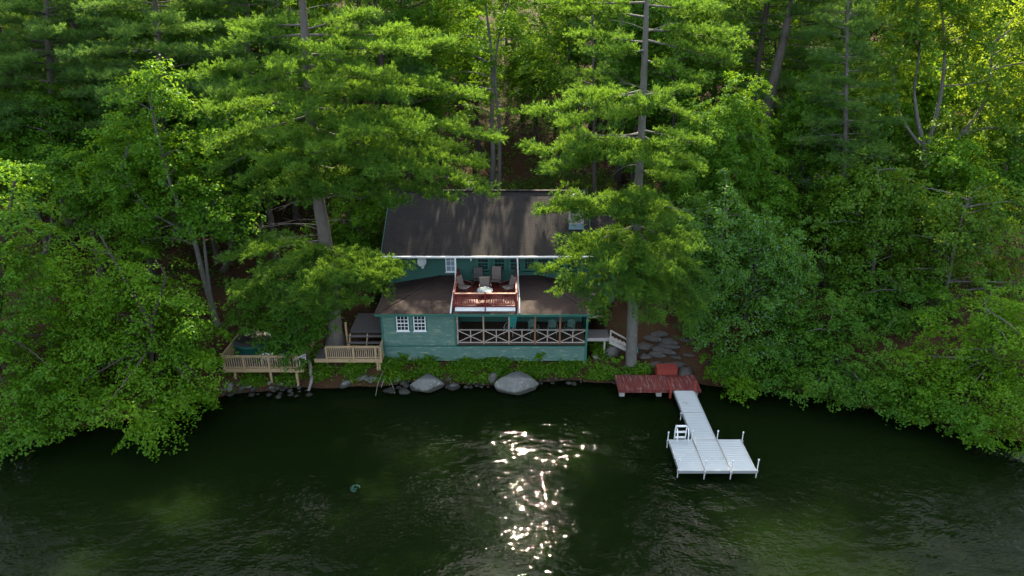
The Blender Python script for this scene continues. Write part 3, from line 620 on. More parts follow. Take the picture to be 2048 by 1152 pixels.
# ------------------------------------------------------------------ aluminium dock
DZ=.47; A=PZ(1366,777,DZ); B=PZ(1436,942,DZ); Cc=PZ(1410,879,DZ); wx_=1.22
dk=empty('swim_dock',(9.95,B.y,0),'pale aluminium dock with a T-shaped end reaching into the lake','dock')
xc=(A.x+B.x)/2; X_=lambda x:x
def deck_panel(name,x0,x1,y0,y1,slat=.145):
    m=MB(); n=max(1,round((y1-y0)/slat)); k=(y1-y0)/n
    for i in range(n): m.box(x0+.045,y0+i*k+.007,DZ-.035,x1-.045,y0+(i+1)*k-.007,DZ)
    o=m.build(name,M['alu'],dk)
    f=MB(); f.box(x0,y0,DZ-.16,x0+.042,y1,DZ+.012); f.box(x1-.042,y0,DZ-.16,x1,y1,DZ+.012); f.box(x0+.043,y0+.0,DZ-.16,x1-.043,y0+.003,DZ+.006); f.box(x0+.043,y1-.003,DZ-.16,x1-.043,y1,DZ+.006); f.build('frame',M['metal'],o)
L3=(A.y-B.y)/3
for k in range(3): deck_panel('walkway',xc-wx_/2,xc+wx_/2,B.y+k*L3+.012,B.y+(k+1)*L3-.012)
deck_panel('platform',xc-wx_/2-1.27,xc-wx_/2-.03,B.y+.012,Cc.y); deck_panel('platform',xc+wx_/2+.03,xc+wx_/2+1.27,B.y+.012,Cc.y)
for x,y in ((xc-1.9,B.y+.1),(xc-.64,B.y-.03),(xc+.64,B.y-.03),(xc+1.92,B.y+.08),(xc-1.92,Cc.y-.06),(xc-.66,Cc.y+.06),(xc+.66,Cc.y+.06),(xc+1.92,Cc.y-.06),(xc-.66,A.y-L3)):
    h_=.62 if y<Cc.y-.5 else (.5 if y<Cc.y+.3 else -.02)
    m=MB(); m.tube([(x,y,-1.9),(x,y,DZ+h_)],.026,8); o=m.build('dock_post',M['metal'],dk)
    m=MB(); m.lathe([(0,.03),(.038,.02),(.04,-.05),(.03,-.05)],(x,y,DZ+h_),10); m.build('cap',M['white'],o)
    m=MB(); m.box(x-.05,y-.05,DZ-.15,x+.05,y+.05,DZ-.02); m.build('bracket',M['metal'],o)
ll=empty('swim_ladder',(xc-1.25,Cc.y,DZ),'white swim ladder on the back edge of the dock platform','ladder')
lx0,lx1=PY(1352,868,Cc.y).x,PY(1374,868,Cc.y).x
for x in (lx0,lx1):
    m=MB(); m.tube([(x,Cc.y-.34,DZ),(x,Cc.y-.30,DZ+.52),(x,Cc.y-.12,DZ+.74),(x,Cc.y+.12,DZ+.74),(x,Cc.y+.2,DZ+.5),(x,Cc.y+.22,-.7)],.032,8); m.build('rail',M['white'],ll)
for z in (DZ+.72,DZ+.36,DZ+.02,DZ-.3):
    m=MB(); m.box(lx0,Cc.y+.12,z-.035,lx1,Cc.y+.24,z+.01); m.build('rung',M['white'],ll)
# ------------------------------------------------------------------ stones
from mathutils import noise as mn
def rock_mesh(name, rx,ry,rz, seed, mat, sub=3, rough=.34, flat=.0):
    bm=bmesh.new(); bmesh.ops.create_icosphere(bm,subdivisions=sub,radius=1)
    off=Vector((seed*7.3,seed*3.1,seed*1.7))
    for v in bm.verts:
        p=v.co.copy(); n_=mn.noise(p*1.1+off)*rough+mn.noise(p*2.6+off)*rough*.4+mn.noise(p*7+off)*rough*.1
        p*=1+n_
        for ax in ((.8,.3,.5),(-.6,.5,.6),(.1,-.8,.55),(-.3,-.5,-.8),(.0,.1,1),(-.75,-.5,.4),(.55,-.75,.1),(.4,.2,.85)):     # planed faces
            a=Vector(ax).normalized(); d=p.dot(a)-.72
            if d>0: p-=a*d*.86
        v.co=Vector((p.x*rx,p.y*ry,p.z*rz))
    me=bpy.data.meshes.new(name); bm.to_mesh(me); bm.free()
    me.polygons.foreach_set('use_smooth',[True]*len(me.polygons)); me.materials.append(mat); return me
def put(name, me, loc, rz_, label, cat, group=None, sc=1, tilt=0):
    o=bpy.data.objects.new(name,me); COL.objects.link(o); o.location=loc; o.rotation_euler=(tilt,tilt*.6,rz_); o.scale=(sc,sc,sc); ORG[o.name]=Vector(loc)
    return tag(o,label,cat,group)
bp_=PZ(854,772,.2); put('boulder',rock_mesh('boulder',.98,.72,.62,3.3,M['stone'],4,.22),(bp_.x,bp_.y+.2,.22),.2,'big pale boulder at the shore under the cottage windows','boulder')
bp_=PZ(1033,775,.2); put('boulder',rock_mesh('boulder',1.42,.88,.80,5.1,M['stone'],4,.24),(bp_.x,bp_.y+.3,.26),.12,'largest pale boulder, half in the water below the porch','boulder')
bp_=PZ(986,752,.6); put('boulder',rock_mesh('boulder',.32,.3,.5,8.2,M['stone2'],3),(bp_.x,bp_.y,.45),.5,'narrow grey rock leaning behind the largest boulder','boulder')
bp_=PZ(907,773,.1); put('boulder',rock_mesh('boulder',.40,.3,.28,9.7,M['stone2'],3),(bp_.x,bp_.y,.08),.3,'small dark rock between the two pale boulders','boulder')
bp_=PZ(1224,703,1.3); put('boulder',rock_mesh('boulder',.42,.4,.5,12.2,M['stone2'],3),(bp_.x,bp_.y,G(bp_.x,bp_.y)+.15),.3,'dark grey boulder beside the stair foot','boulder')
bp_=PZ(1255,740,.7); put('boulder',rock_mesh('boulder',.42,.34,.34,13.2,M['stone'],3),(bp_.x,bp_.y,G(bp_.x,bp_.y)+.1),.9,'pale rock at the foot of the right pine trunk','boulder')
bp_=PZ(1372,741,.6); put('boulder',rock_mesh('boulder',.6,.45,.34,14.2,M['slab'],3),(bp_.x,bp_.y,.5),.9,'dark rounded rock at the back right corner of the red platform','boulder')
bp_=PZ(709,742,1.0); put('boulder',rock_mesh('boulder',.42,.34,.25,15.2,M['stone'],3),(bp_.x-.6,bp_.y,G(bp_.x,bp_.y)+.05),.9,'white-grey rock on the brown slope left of the cottage','boulder')
stones=[rock_mesh('shore_stone',.30,.24,.17,20+k,M['stone'] if k%3==0 else M['stone2'],2,.35) for k in range(7)]
spots=[]
for k in range(58):
    px=random.uniform(438,622); py=random.uniform(768,794); spots.append((px,py,random.uniform(.28,.85)))
for k in range(26): spots.append((random.uniform(715,815),random.uniform(752,785),random.uniform(.5,1.25)))
for k in range(18): spots.append((random.uniform(880,990),random.uniform(760,776),random.uniform(.3,.7)))
for k in range(16): spots.append((random.uniform(1070,1230),random.uniform(757,768),random.uniform(.35,.8)))
for k,(px,py,sc) in enumerate(spots):
    p=hit(px,py); z=max(p.z,-.02)
    lb,gr=(('loose grey stone along the waterline below the hot tub deck','stones below the hot tub deck') if px<630 else ('loose grey stone at the waterline below the side deck','stones below the side deck') if px<830 else ('small wet stone at the waterline between the boulders','stones between the boulders') if px<1000 else ('small dark stone at the waterline right of the largest boulder','stones right of the boulder'))
    put('shore_stone',stones[k%7],(p.x,p.y,z+.02*sc),random.uniform(0,6.3),lb,'stone',gr,sc,random.uniform(-.3,.3))
slabs=[rock_mesh('step_stone',.55,.36,.14,40+k,M['slab'],3,.3) for k in range(5)]
for k in range(22):
    px=random.uniform(1290,1385); f=random.random(); py=668+f*68; p=hit(px,py)
    put('step_stone',slabs[k%5],(p.x,p.y,G(p.x,p.y)+.06),random.uniform(-.5,.5),'flat grey stone of the rough stone stairway above the red platform','stone','flat stones above the red platform',random.uniform(.6,1.25),random.uniform(-.12,.12))
for k in range(12):
    px=random.uniform(1185,1290); py=random.uniform(690,752); p=hit(px,py)
    put('bank_stone',stones[k%7],(p.x,p.y,G(p.x,p.y)+.03),random.uniform(0,6),'small stone on the needle-covered bank by the right pine','stone','stones on the bank by the pine',random.uniform(.35,.9))
# bleached logs and a twig in the water
for (a,b,r,lb) in (((617,718,1.2),(622,752,.6),.11,'short bleached log standing on the bank between the two decks'),((624,752,.7),(617,782,.1),.09,'bleached log leaning into the water right of the hot tub deck')):
    p=PZ(*a); q=PZ(*b); m=MB(); m.tube([p,(p+q)/2+Vector((.05,0,.06)),q],[r*1.1,r,r*.8],9); o=m.build('driftwood_log',M['log'],None,p); tag(o,lb,'log')
m=MB(); a=PZ(765,742,.8); 
for pts in (((765,745,.7),(755,770,.25),(750,800,-.1)),((780,760,.4),(788,778,.1),(792,800,-.15)),((770,755,.5),(762,775,.2))): m.tube([PZ(*p) for p in pts],[.02,.015,.008],5)
tag(m.build('fallen_branch',M['dead'],None,a),'bare fallen branch hanging into the water left of the pale boulder','branch')
# teal boat tip behind the right pine
p=PZ(1277,664,2.6); m=MB(); pr=[]
for i in range(9):
    t=i/8; wv=.32*math.sin(math.pi*min(1,t*.85+.12)); hh=.28
    pr.append([(p.x-wv*.8-t*.3,p.y+t*2.0,.02+t*.5),(p.x-wv*.5-t*.3,p.y+t*2.0,hh+t*.5),(p.x+wv*.5-t*.3,p.y+t*2.0,hh+t*.5),(p.x+wv*.8-t*.3,p.y+t*2.0,.02+t*.5)])
zg=G(p.x,p.y)+.08
vs=[(x,y,z+zg) for s in pr for x,y,z in s]; fs=[(i*4+k,i*4+4+k,i*4+5+k,i*4+1+k) for i in range(8) for k in range(3)]+[(0,1,2,3),(35,34,33,32)]
m.add(vs,fs,True); tag(m.build('canoe',M['teal'],None,(p.x,p.y,zg)),'upturned teal canoe mostly hidden behind the right pine','canoe')
# ring of weed floating
p=PZ(710,977,.0); m=MB()
for k in range(3):
    r=.20-.05*k; m.tube([(p.x+r*math.cos(a)*(1+.15*math.sin(3*a+k)),p.y+r*math.sin(a)*1.2+.04*k,.012) for a in np.linspace(.4*k,5.2+.3*k,16)],.028,6)
tag(m.build('water_weed',mk('green_weed',(.008,.055,.035),(.006,.04,.028),3,.5),None,(p.x,p.y,0)),'curled green ring of weed floating on the open water','weed')
# ------------------------------------------------------------------ foliage makers
def unit(a): return a/np.maximum(np.linalg.norm(a,axis=-1,keepdims=True),1e-9)
def leaf_quads(P, Nn, size, fold=.25):
    """P centres, Nn normals, a rhombus-shaped leaf each"""
    n=len(P); a=unit(np.cross(Nn,rng.normal(size=(n,3)))); b=np.cross(Nn,a)
    s=(size*rng.uniform(.65,1.3,(n,1)))
    tip=a*s*.62; sd=b*s*.40; up=Nn*s*fold*.3
    V=np.stack([P-tip,P+sd+up,P+tip-up,P-sd+up],1)
    return V.reshape(-1,3)
def sprays(C, O, r, n_leaf, size, droop=.35, thick=.22, tilt=.45):
    """flat layered sprays: centre C (k,3), outward dir O (k,3), radius r (k,)"""
    k=len(C); up=np.array([0,0,1.])
    nrm=unit(up+O*tilt+rng.normal(size=(k,3))*.22)
    a=unit(np.cross(nrm,rng.normal(size=(k,3)))); b=np.cross(nrm,a)
    th=rng.uniform(0,2*math.pi,(k,n_leaf)); rr=np.sqrt(rng.random((k,n_leaf)))
    lob=1+.35*np.sin(3*th+rng.uniform(0,6,(k,1)))+.2*np.sin(5*th+rng.uniform(0,6,(k,1)))
    x=(rr*lob*np.cos(th))*r[:,None]; y=(rr*lob*np.sin(th))*r[:,None]; z=rng.normal(size=(k,n_leaf))*thick*r[:,None]*(1-.5*rr)-droop*(rr**2)*r[:,None]*.6
    P=C[:,None]+a[:,None]*x[...,None]+b[:,None]*y[...,None]+nrm[:,None]*z[...,None]
    rad=unit(P-C[:,None])
    L=unit(nrm[:,None]*.9+rad*.35+rng.normal(size=P.shape)*.42)
    return leaf_quads(P.reshape(-1,3),L.reshape(-1,3),size)
def needle_tufts(P, A, ln, n=6, w=.019, spread=.75):
    """n flat needle bundles fanning from each P about axis A"""
    k=len(P); D=unit(A[:,None]+rng.normal(size=(k,n,3))*spread*.7)
    L=ln*rng.uniform(.7,1.25,(k,n,1)); S=unit(np.cross(D,rng.normal(size=(k,n,3))))*w
    B=P[:,None]+D*L*.05; T=P[:,None]+D*L; Mi=P[:,None]+D*L*.55
    V=np.stack([B,Mi+S,T,Mi-S],2)
    return V.reshape(-1,3)
def bez(a,b,c,t):
    t=np.asarray(t)[:,None]; return (1-t)**2*a+2*t*(1-t)*b+t*t*c
def tube_pts(mb, pts, r0, r1, n=5):
    k=len(pts); mb.tube([Vector(p) for p in pts],[r0+(r1-r0)*i/(k-1) for i in range(k)],n,False)
def trunk_path(pts, seed=0):
    """smooth polyline through given points"""
    P=np.array([list(p) for p in pts]); out=[]
    for i in range(len(P)-1):
        p0=P[max(i-1,0)];p1=P[i];p2=P[i+1];p3=P[min(i+2,len(P)-1)]
        for t in np.linspace(0,1,5)[:-1]:
            out.append(.5*((2*p1)+(-p0+p2)*t+(2*p0-5*p1+4*p2-p3)*t*t+(-p0+3*p1-3*p2+p3)*t**3))
    out.append(P[-1]); return np.array(out)

def grow_pine(name, path, r0, branches, mat, bark, label, group=None, dead=(), dens=1., tl=.24, needles=9, shared=None, rtop=.06):
    base=Vector(path[0]); root=empty(name,base,label,'pine tree',group)
    TP=trunk_path(path); zt=TP[:,2]; n=len(TP); rad=[max(rtop,r0*(1-.86*(i/(n-1)))*(1.0+ .7*max(0,1-i/(n*.06)))) for i in range(n)]
    tr=MB(); tr.tube([Vector(p) for p in TP],rad,12)
    def at(z): return np.array([np.interp(z,zt,TP[:,0]),np.interp(z,zt,TP[:,1]),z])
    tp_,ta_=[],[]
    up=np.array([0,0,1.])
    for z0,T in branches:
        S=at(min(z0,zt[-1])); T=np.array(T); L=np.linalg.norm(T-S)
        if L<.5: continue
        mid=S+(T-S)*.5+up*(.05*L*rng.uniform(.2,1.4)-.02*L)+rng.normal(size=3)*.035*L
        t=np.linspace(0,1,9); C=bez(S,mid,T,t); tube_pts(tr,C,min(.03+.007*L,.09),.012,5)
        d=unit(T-S); hd=unit(np.array([d[0],d[1],d[2]*.35])); sd=unit(np.cross(hd,up))
        nb=int(L*4.6*dens)
        # several bunched plumes along the limb, with gaps between them
        ph=rng.uniform(0,6.3); 
        for j in range(nb):
            u=rng.uniform(.10,1.0)**.85
            wv=.62+.38*math.sin(u*L*2.2+ph)
            p=bez(S,mid,T,[u])[0]
            l=min(2.1,.36*L)*(.35+.65*math.sin(math.pi*min(1,u*.78+.16)))*rng.uniform(.45,1.05)*wv+.18
            s=1 if j%2 else -1
            bd=unit(hd*rng.uniform(.5,1.0)+sd*s*rng.uniform(.5,1.0)+up*rng.uniform(-.06,.26))
            m=max(3,int(l*9.5)); v=np.linspace(.15,1,m)
            Q=p+bd*(v*l)[:,None]+up*(.10*l*v**2)[:,None]+rng.normal(size=(m,3))*.10
            tp_.append(Q); ta_.append(bd*.75+up*.62+rng.normal(size=(m,3))*.22)
            if j%3==0 and l>.6: tube_pts(tr,np.array([p,p+bd*l*.85+up*.06*l]),.014,.006,3)
        m=int(L*2.5*dens)+3; u=np.linspace(.55,1.0,m); Q=bez(S,mid,T,u)+rng.normal(size=(m,3))*.09
        tp_.append(Q); ta_.append(np.tile(d*.7+up*.65,(m,1))+rng.normal(size=(m,3))*.25)
    for a,b in dead:
        S=at(a); T=np.array(b); L=np.linalg.norm(T-S); mid=(S+T)/2+up*.06*L+rng.normal(size=3)*.05*L
        C=bez(S,mid,T,np.linspace(0,1,6)); tube_pts(tr,C,.014+.006*L,.006,4)
        for k in range(int(3+L*1.6)):
            u=rng.uniform(.35,1); p=bez(S,mid,T,[u])[0]; q=p+unit(unit(T-S)+rng.normal(size=3)*.6)*rng.uniform(.3,.9); tube_pts(tr,np.array([p,q]),.012,.004,3)
    to=tr.build('trunk',M[bark],root)
    P=np.concatenate(tp_); A=unit(np.concatenate(ta_))
    V=needle_tufts(P,A,tl,needles)-np.array(base)
    link_mesh('crown',np_mesh('crown',V,4),M[mat],root)
    return root
def auto_branches(path, zlow, ztop, reach, seed=1, step=.95, k=5, droop=-.02, gap=0.):
    r=np.random.default_rng(seed); TP=trunk_path(path); out=[]; z=zlow; a0=r.uniform(0,6)
    while z<ztop:
        f=(z-zlow)/(ztop-zlow); Lb=reach*(1-f)**.75*(.62+.38*min(1,f*5))+.5
        for j in range(k):
            if r.random()<gap: continue
            a=a0+j*2*math.pi/k+r.normal()*.25; L=Lb*r.uniform(.65,1.15); z_=z+r.normal()*.25
            s=np.array([np.interp(z_,TP[:,2],TP[:,0]),np.interp(z_,TP[:,2],TP[:,1])])
            out.append((z_,(s[0]+math.cos(a)*L,s[1]+math.sin(a)*L,z_+L*(droop+.22*f+r.normal()*.05))))
        z+=step*r.uniform(.8,1.25); a0+=2.4
    return out
def lobe(px,py,rx,ry,Y,dr=.85):
    Y=min(Y,PZ(px,py+ry*.9,.35).y) if py+ry>400 else Y
    c=PY(px,py,Y); m=mpp(Y,c.z); return (np.array(c),np.array([rx*m,(rx*m+ry*m)*.5*dr,ry*m*1.05]))
def grow_broadleaf(name, base, lobes, trunks, mat, bark, label, cat='tree', group=None, dens=1., leaf=.16, r=.62, nl=46, tilt=.45, thick=.22, droop=.35, nbranch=26, r0=.2, inner=.35):
    base=Vector(base); root=empty(name,base,label,cat,group); leaf*=.76; nl=int(nl*1.65)
    Cs,Os,Rs=[],[],[]
    for c,rad in lobes:
        area=4*math.pi*((rad[0]*rad[1])**1.6/3+(rad[0]*rad[2])**1.6/3+(rad[1]*rad[2])**1.6/3)**(1/1.6)
        k=max(5,int(area*1.05*dens/(r*r*2.4)))
        d=unit(rng.normal(size=(k,3))); u=inner+(1.02-inner)*rng.random(k)**.55; sh=rng.random(k)<.10; u=np.where(sh,rng.uniform(1.,1.32,k),u)
        wob=1+.24*np.sin(d[:,0]*5+d[:,2]*4+rng.uniform(0,6))+.16*np.sin(d[:,1]*8-d[:,2]*7)
        p=c+d*rad*(u*wob)[:,None]; Cs.append(p); o=d*np.array([1,1,.45]); Os.append(unit(o)); Rs.append(r*rng.uniform(.55,1.35,k)*np.where(sh,.6,1))
    C=np.concatenate(Cs); O=np.concatenate(Os); Rr=np.concatenate(Rs)
    keep=C[:,2]>np.maximum(.15,gz(C[:,0],C[:,1])+.1); C,O,Rr=C[keep],O[keep],Rr[keep]
    V=sprays(C,O,Rr,nl,leaf,droop,thick,tilt)-np.array(base)
    link_mesh('crown',np_mesh('crown',V,4),M[mat],root)
    tr=MB(); allp=[]
    for ti,(pts,ra) in enumerate(trunks):
        TP=trunk_path(pts); n=len(TP); tr.tube([Vector(p) for p in TP],[max(.025,ra*(1-.8*i/(n-1))*(1+(.5*max(0,1-i/(n*.12)) if ti==0 else 0))) for i in range(n)],9)
        allp.append(TP[n//4:])
    AP=np.concatenate(allp)
    for j in rng.choice(len(C),min(nbranch,len(C)),replace=False):
        T=C[j]; w=np.linalg.norm(AP-T,axis=1)+np.maximum(0,AP[:,2]-T[2]+.3)*1.5; S=AP[np.argmin(w)]; L=np.linalg.norm(T-S)
        if L<.3 or L>7: continue
        mid=(S+T)/2+np.array([0,0,.12*L])+rng.normal(size=3)*.08*L; tube_pts(tr,bez(S,mid,T,np.linspace(0,1,6)),min(.02+.014*L,.5*r0+.02),.01,5)
    tr.build('trunk',M[bark],root)
    return root
def pp(Y,*pts): return [PY(a,b,Y+(c[0] if c else 0)) for a,b,*c in pts]
def footed(Y, pts):        # trunk drawn through photo points at distance Y, continued down into the ground
    P=[PY(a,b,Y) for a,b in pts]; b=P[0]; g=G(b.x,Y)-.3
    if b.z>g+.4: P=[Vector((b.x,Y,g))]+P
    else: P[0]=Vector((b.x,Y,g))
    return P
def branch_px(path, lst, Y):
    TP=trunk_path(path); out=[]
    for ys,px,py,dY in lst:
        # height on the trunk that projects to row ys
        zz=PY(1024,ys,Y).z
        out.append((zz,tuple(PY(px,py,Y+dY))))
    return out
# ------------------------------------------------------------------ the two big pines by the cottage
Yl=37.3; pathL=footed(Yl,[(672,705),(664,600),(652,490),(634,380),(625,290),(617,170),(609,60),(603,-20),(594,-100),(590,-170)])
LB=[(70,845,70,1.5),(95,842,108,-1),(60,760,25,2),(110,905,85,4),(150,950,195,1),(165,880,185,4),(185,800,195,-2),(215,985,280,0),(240,905,300,3),(255,980,392,-1.5),(280,960,335,1),(300,860,355,-3),(330,905,398,-2),(340,790,412,-3),(370,770,335,-1),(130,760,150,-3),(225,840,265,-3),
 (70,440,100,1),(50,480,60,3),(115,390,155,0),(140,440,205,-2),(175,480,190,-3),(230,425,300,-1),(260,440,342,0),(285,420,285,2),(310,480,370,-2),(200,400,230,3),(335,520,398,-2),
 (180,590,230,-5),(250,650,300,-6),(300,600,340,-6),(320,690,388,-5),(240,560,280,-5),(345,580,388,-4),(120,560,140,-4),(220,720,270,-5),(290,760,350,-5),(90,660,110,-3),(150,660,180,-4),(310,540,330,-5),
 (480,455,520,-1),(500,480,590,-3),(500,560,620,-4),(500,640,618,-5),(510,720,606,-4),(505,800,548,-2),(500,785,592,-3),(490,530,560,-3),(490,500,492,1),(500,690,560,-5),(495,765,560,-4),(485,590,520,-3),(490,610,580,-5),(500,740,520,-2),(500,540,600,-2),(330,640,395,-4),(350,610,410,-4),(505,660,640,-4),
 (-15,770,-40,1),(-20,450,-30,1),(-60,700,-110,0),(-60,500,-110,-2),(-100,650,-150,-2),(-90,740,-140,2),(-20,620,-30,5),(-60,560,-60,5),(-120,600,-180,0),(-140,540,-170,1)]
dl=[(PY(0,y0,Yl).z,tuple(PY(a,b,Yl+c))) for y0,a,b,c in ((452,505,462,-1),(440,560,446,-2),(462,520,455,-2),(445,700,440,-1),(470,560,480,-2),(395,540,420,-1),(30,540,0,-1),(20,690,5,-1),(395,715,380,.5),(400,705,392,.3))]
grow_pine('white_pine',pathL,.47,branch_px(pathL,LB,Yl),'pine','bark_pine','tallest broad white pine left of the cottage, its limbs hanging over the roof',dead=dl,dens=2.2)
Yr=36.4; pathR=footed(Yr,[(1262,722),(1266,620),(1269,540),(1274,420),(1280,320),(1285,230),(1290,100),(1293,20),(1296,-60),(1299,-170)])
RB=[(5,1105,5,1),(35,1145,25,2),(85,1150,70,2),(100,1185,105,-2),(180,1075,228,0),(190,1130,190,2),(205,1130,258,-2),(265,1064,305,0),(280,1100,345,-1),(300,1095,332,-3),(390,1072,425,-.5),(400,1105,410,-2),(290,1165,300,-3),(400,1150,443,-2.5),
 (10,1440,20,1),(60,1470,90,2),(80,1465,130,0),(120,1400,165,-2),(190,1380,180,2),(200,1385,240,-1),(260,1400,290,1),(270,1400,345,-1),(340,1370,360,-3),(400,1372,440,0),(420,1380,480,-2),
 (200,1290,212,-4),(220,1230,240,-4),(275,1230,325,-4),(285,1310,330,-4),(290,1330,290,-3),(375,1280,400,-4),(395,1240,430,-4),(395,1320,450,-4),
 (450,1092,545,-1),(460,1112,590,-3),(480,1180,618,-4),(480,1245,590,-5),(480,1330,630,-4),(470,1400,610,-2),(470,1410,560,-1),(490,1300,640,-5),(450,1150,500,-2),(450,1380,500,-3),(460,1220,540,-5),(460,1320,550,-5),(490,1200,640,-3),(490,1375,650,-2),(480,1280,600,-4),(405,1265,445,-3),
 (-30,1150,-50,0),(-30,1430,-50,0),(-80,1220,-120,-1),(-80,1390,-130,0),(-130,1330,-170,1),(-120,1260,-170,-1),(-10,1360,30,3)]
dr_=[(PY(0,y0,Yr).z,tuple(PY(a,b,Yr+c))) for y0,a,b,c in ((275,1150,282,-1),(268,1165,270,-2),(405,1385,425,-1),(395,1190,395,-1),(180,1340,195,-1),(60,1220,40,-1),(65,1350,45,-1),(180,1240,165,-2),(330,1230,345,-2),(500,1340,520,-2),(480,1200,470,-1))]
grow_pine('white_pine',pathR,.38,branch_px(pathR,RB,Yr),'pine','bark_grey','white pine right of the cottage with layered limbs, rooted by the red platform',dead=dr_,dens=2.2)

# ------------------------------------------------------------------ other pines near enough to tell apart
def pine_at(name,Y,pts,r0,zlow_px,reach,label,mat='pine_blue',bark='bark_pine',seed=1,step=.95,k=5,gap=.1,dens=1.,dead=()):
    path=footed(Y,pts); zl=PY(0,zlow_px,Y).z; zt=path[-1].z-.2
    return grow_pine(name,path,r0,auto_branches(path,zl,zt,reach,seed,step,k,-.03,gap),mat,bark,label,dead=[(PY(0,a,Y).z,tuple(PY(b,c,Y-1))) for a,b,c in dead],dens=dens)
pine_at('white_pine',47,[(330,330),(325,200),(315,60),(305,-60),(300,-190)],.36,290,7.6,'bluish green pine behind the maple at the upper left',seed=3,k=7,dens=1.5)
pine_at('white_pine',49,[(110,330),(105,200),(95,60),(90,-60),(85,-200)],.36,250,7.8,'bluish green pine at the upper left edge of the photo',seed=5,k=7,dens=1.5)
pine_at('white_pine',54,[(500,330),(498,200),(496,60),(494,-60),(492,-170)],.3,220,5.,'dark pine showing behind the left side of the tallest pine',seed=8,k=6,dens=1.3)
pine_at('white_pine',52,[(1528,260),(1545,170),(1562,100),(1580,20),(1600,-80),(1612,-160)],.52,-10,6.5,'thick leaning pine trunk with its crown above the frame, upper right of centre','pine','bark_pine',9,.9,6,.05,1.,((150,1500,120),(90,1620,95),(55,1490,45),(110,1615,130)))
pine_at('white_pine',45,[(1680,520),(1684,400),(1690,300),(1692,180),(1695,60),(1698,-40),(1700,-90)],.2,430,3.7,'slender pine left of the big oak with bare lower twigs','pine_blue','bark_grey',12,.85,6,.15,1.6,((270,1600,278),(240,1625,262),(350,1608,362),(300,1775,318)))
pine_at('white_pine',48,[(1190,420),(1188,330),(1188,230),(1186,120),(1185,30)],.2,300,3.2,'slim pine standing behind the chimney end of the roof','pine','bark_dark',14,1.,4,.3,.9)
pine_at('white_pine',41,[(1640,760),(1642,680),(1646,600),(1650,540)],.14,690,2.9,'short dark pine among the leafy trees right of the dock','pine','bark_dark',17,.6,6,.05,1.1)

# ------------------------------------------------------------------ leafy trees near the shore
def LS(Y,*l): return [lobe(a,b,c,d,Y+(e[0] if e else 0)) for a,b,c,d,*e in l]
def leafy(name,Y,lob,trunks,mat,label,bark='bark_grey',r0=.2,**kw):
    tr=[]
    for k,t in enumerate(trunks):
        pts=footed(Y,t[0]) if t[2:]!=(1,) else [PY(a,b,Y) for a,b in t[0]]
        tr.append((pts,t[1]))
    return grow_broadleaf(name,tr[0][0][0],LS(Y,*lob),tr,mat,bark,label,r0=r0,**kw)
leafy('beech_tree',33.2,[(15,430,85,120),(40,600,95,130),(10,760,90,110,-1),(75,800,75,65,-1.8),(-60,600,100,200),(20,850,70,50,-2.2)],[([(-30,820),(-10,650),(10,480),(30,360)],.25)],'maple','mid green beech at the left edge leaning over the water','bark_dark',dens=1.,tilt=.55,r=.74,thick=.13,nl=62)
leafy('beech_tree',33.6,[(190,550,95,100),(290,630,120,100),(200,720,115,90),(330,760,105,75,-.8),(280,835,75,60,-2.2),(150,815,80,50,-2),(390,690,60,60),(130,640,60,90),(240,640,100,80,1.2),(370,800,60,40,-1)],[([(330,760),(300,650),(250,560),(200,470)],.2),([(300,650),(330,560),(310,520)],.1,1)],'beech','bright yellow-green beech spreading over the water, left of the hot tub deck','bark_dark',dens=1.12,tilt=.6,r=.74,thick=.13,nl=62,nbranch=20)
leafy('maple_tree',38.5,[(300,200,75,60),(260,300,85,70),(365,320,75,70),(330,410,110,60),(430,430,80,50),(260,460,80,60),(210,350,50,40),(300,150,40,30)],[([(442,700),(426,620),(405,545),(385,470),(345,380),(310,250),(295,160)],.22),([(440,700),(422,600),(412,520),(408,450),(430,400)],.15),([(385,470),(300,420),(240,340)],.09,1)],'maple','maple with two pale lichen-covered trunks behind the hot tub deck',dens=.95,leaf=.18,nbranch=34)
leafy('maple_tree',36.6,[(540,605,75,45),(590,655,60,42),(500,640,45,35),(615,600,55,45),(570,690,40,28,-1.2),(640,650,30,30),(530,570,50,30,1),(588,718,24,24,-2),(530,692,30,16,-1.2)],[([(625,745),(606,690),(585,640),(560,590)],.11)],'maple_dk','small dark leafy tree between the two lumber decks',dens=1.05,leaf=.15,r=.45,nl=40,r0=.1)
leafy('maple_tree',45,[(700,440,65,50),(745,400,55,50),(720,470,50,40),(690,480,50,40)],[([(720,560),(718,480),(722,400)],.12)],'beech','bright small tree between the tallest pine and the roof corner',dens=.9,r=.5)
leafy('maple_tree',57,[(960,40,90,75),(900,90,80,65),(1030,25,60,55),(955,160,55,45),(1022,232,24,24,-1),(930,245,35,40),(985,-60,80,55),(1050,-50,50,45),(880,170,40,50),(950,-150,100,75),(965,-260,70,60),(1020,-185,60,50),(915,-245,50,40),(1065,-235,50,40),(1030,-300,60,40)],[([(982,420),(986,320),(984,230),(985,130),(975,40),(965,-60)],.24),([(998,420),(999,320),(998,240),(990,150),(1000,60),(1025,-20)],.2)],'maple','tall twin-trunked maple in the clearing behind the roof',bark='bark_grey',dens=.45,leaf=.19,nbranch=30)  # crown lobes above the view added to break up sun on the water
leafy('maple_tree',55,[(825,190,80,90),(790,70,90,80),(860,10,80,70),(800,-60,100,70),(850,280,50,45)],[([(815,420),(818,300),(815,180),(805,60),(800,-60)],.2)],'maple_dk','dark leafy tree between the tallest pine and the twin-trunked maple',dens=.9,bark='bark_dark')
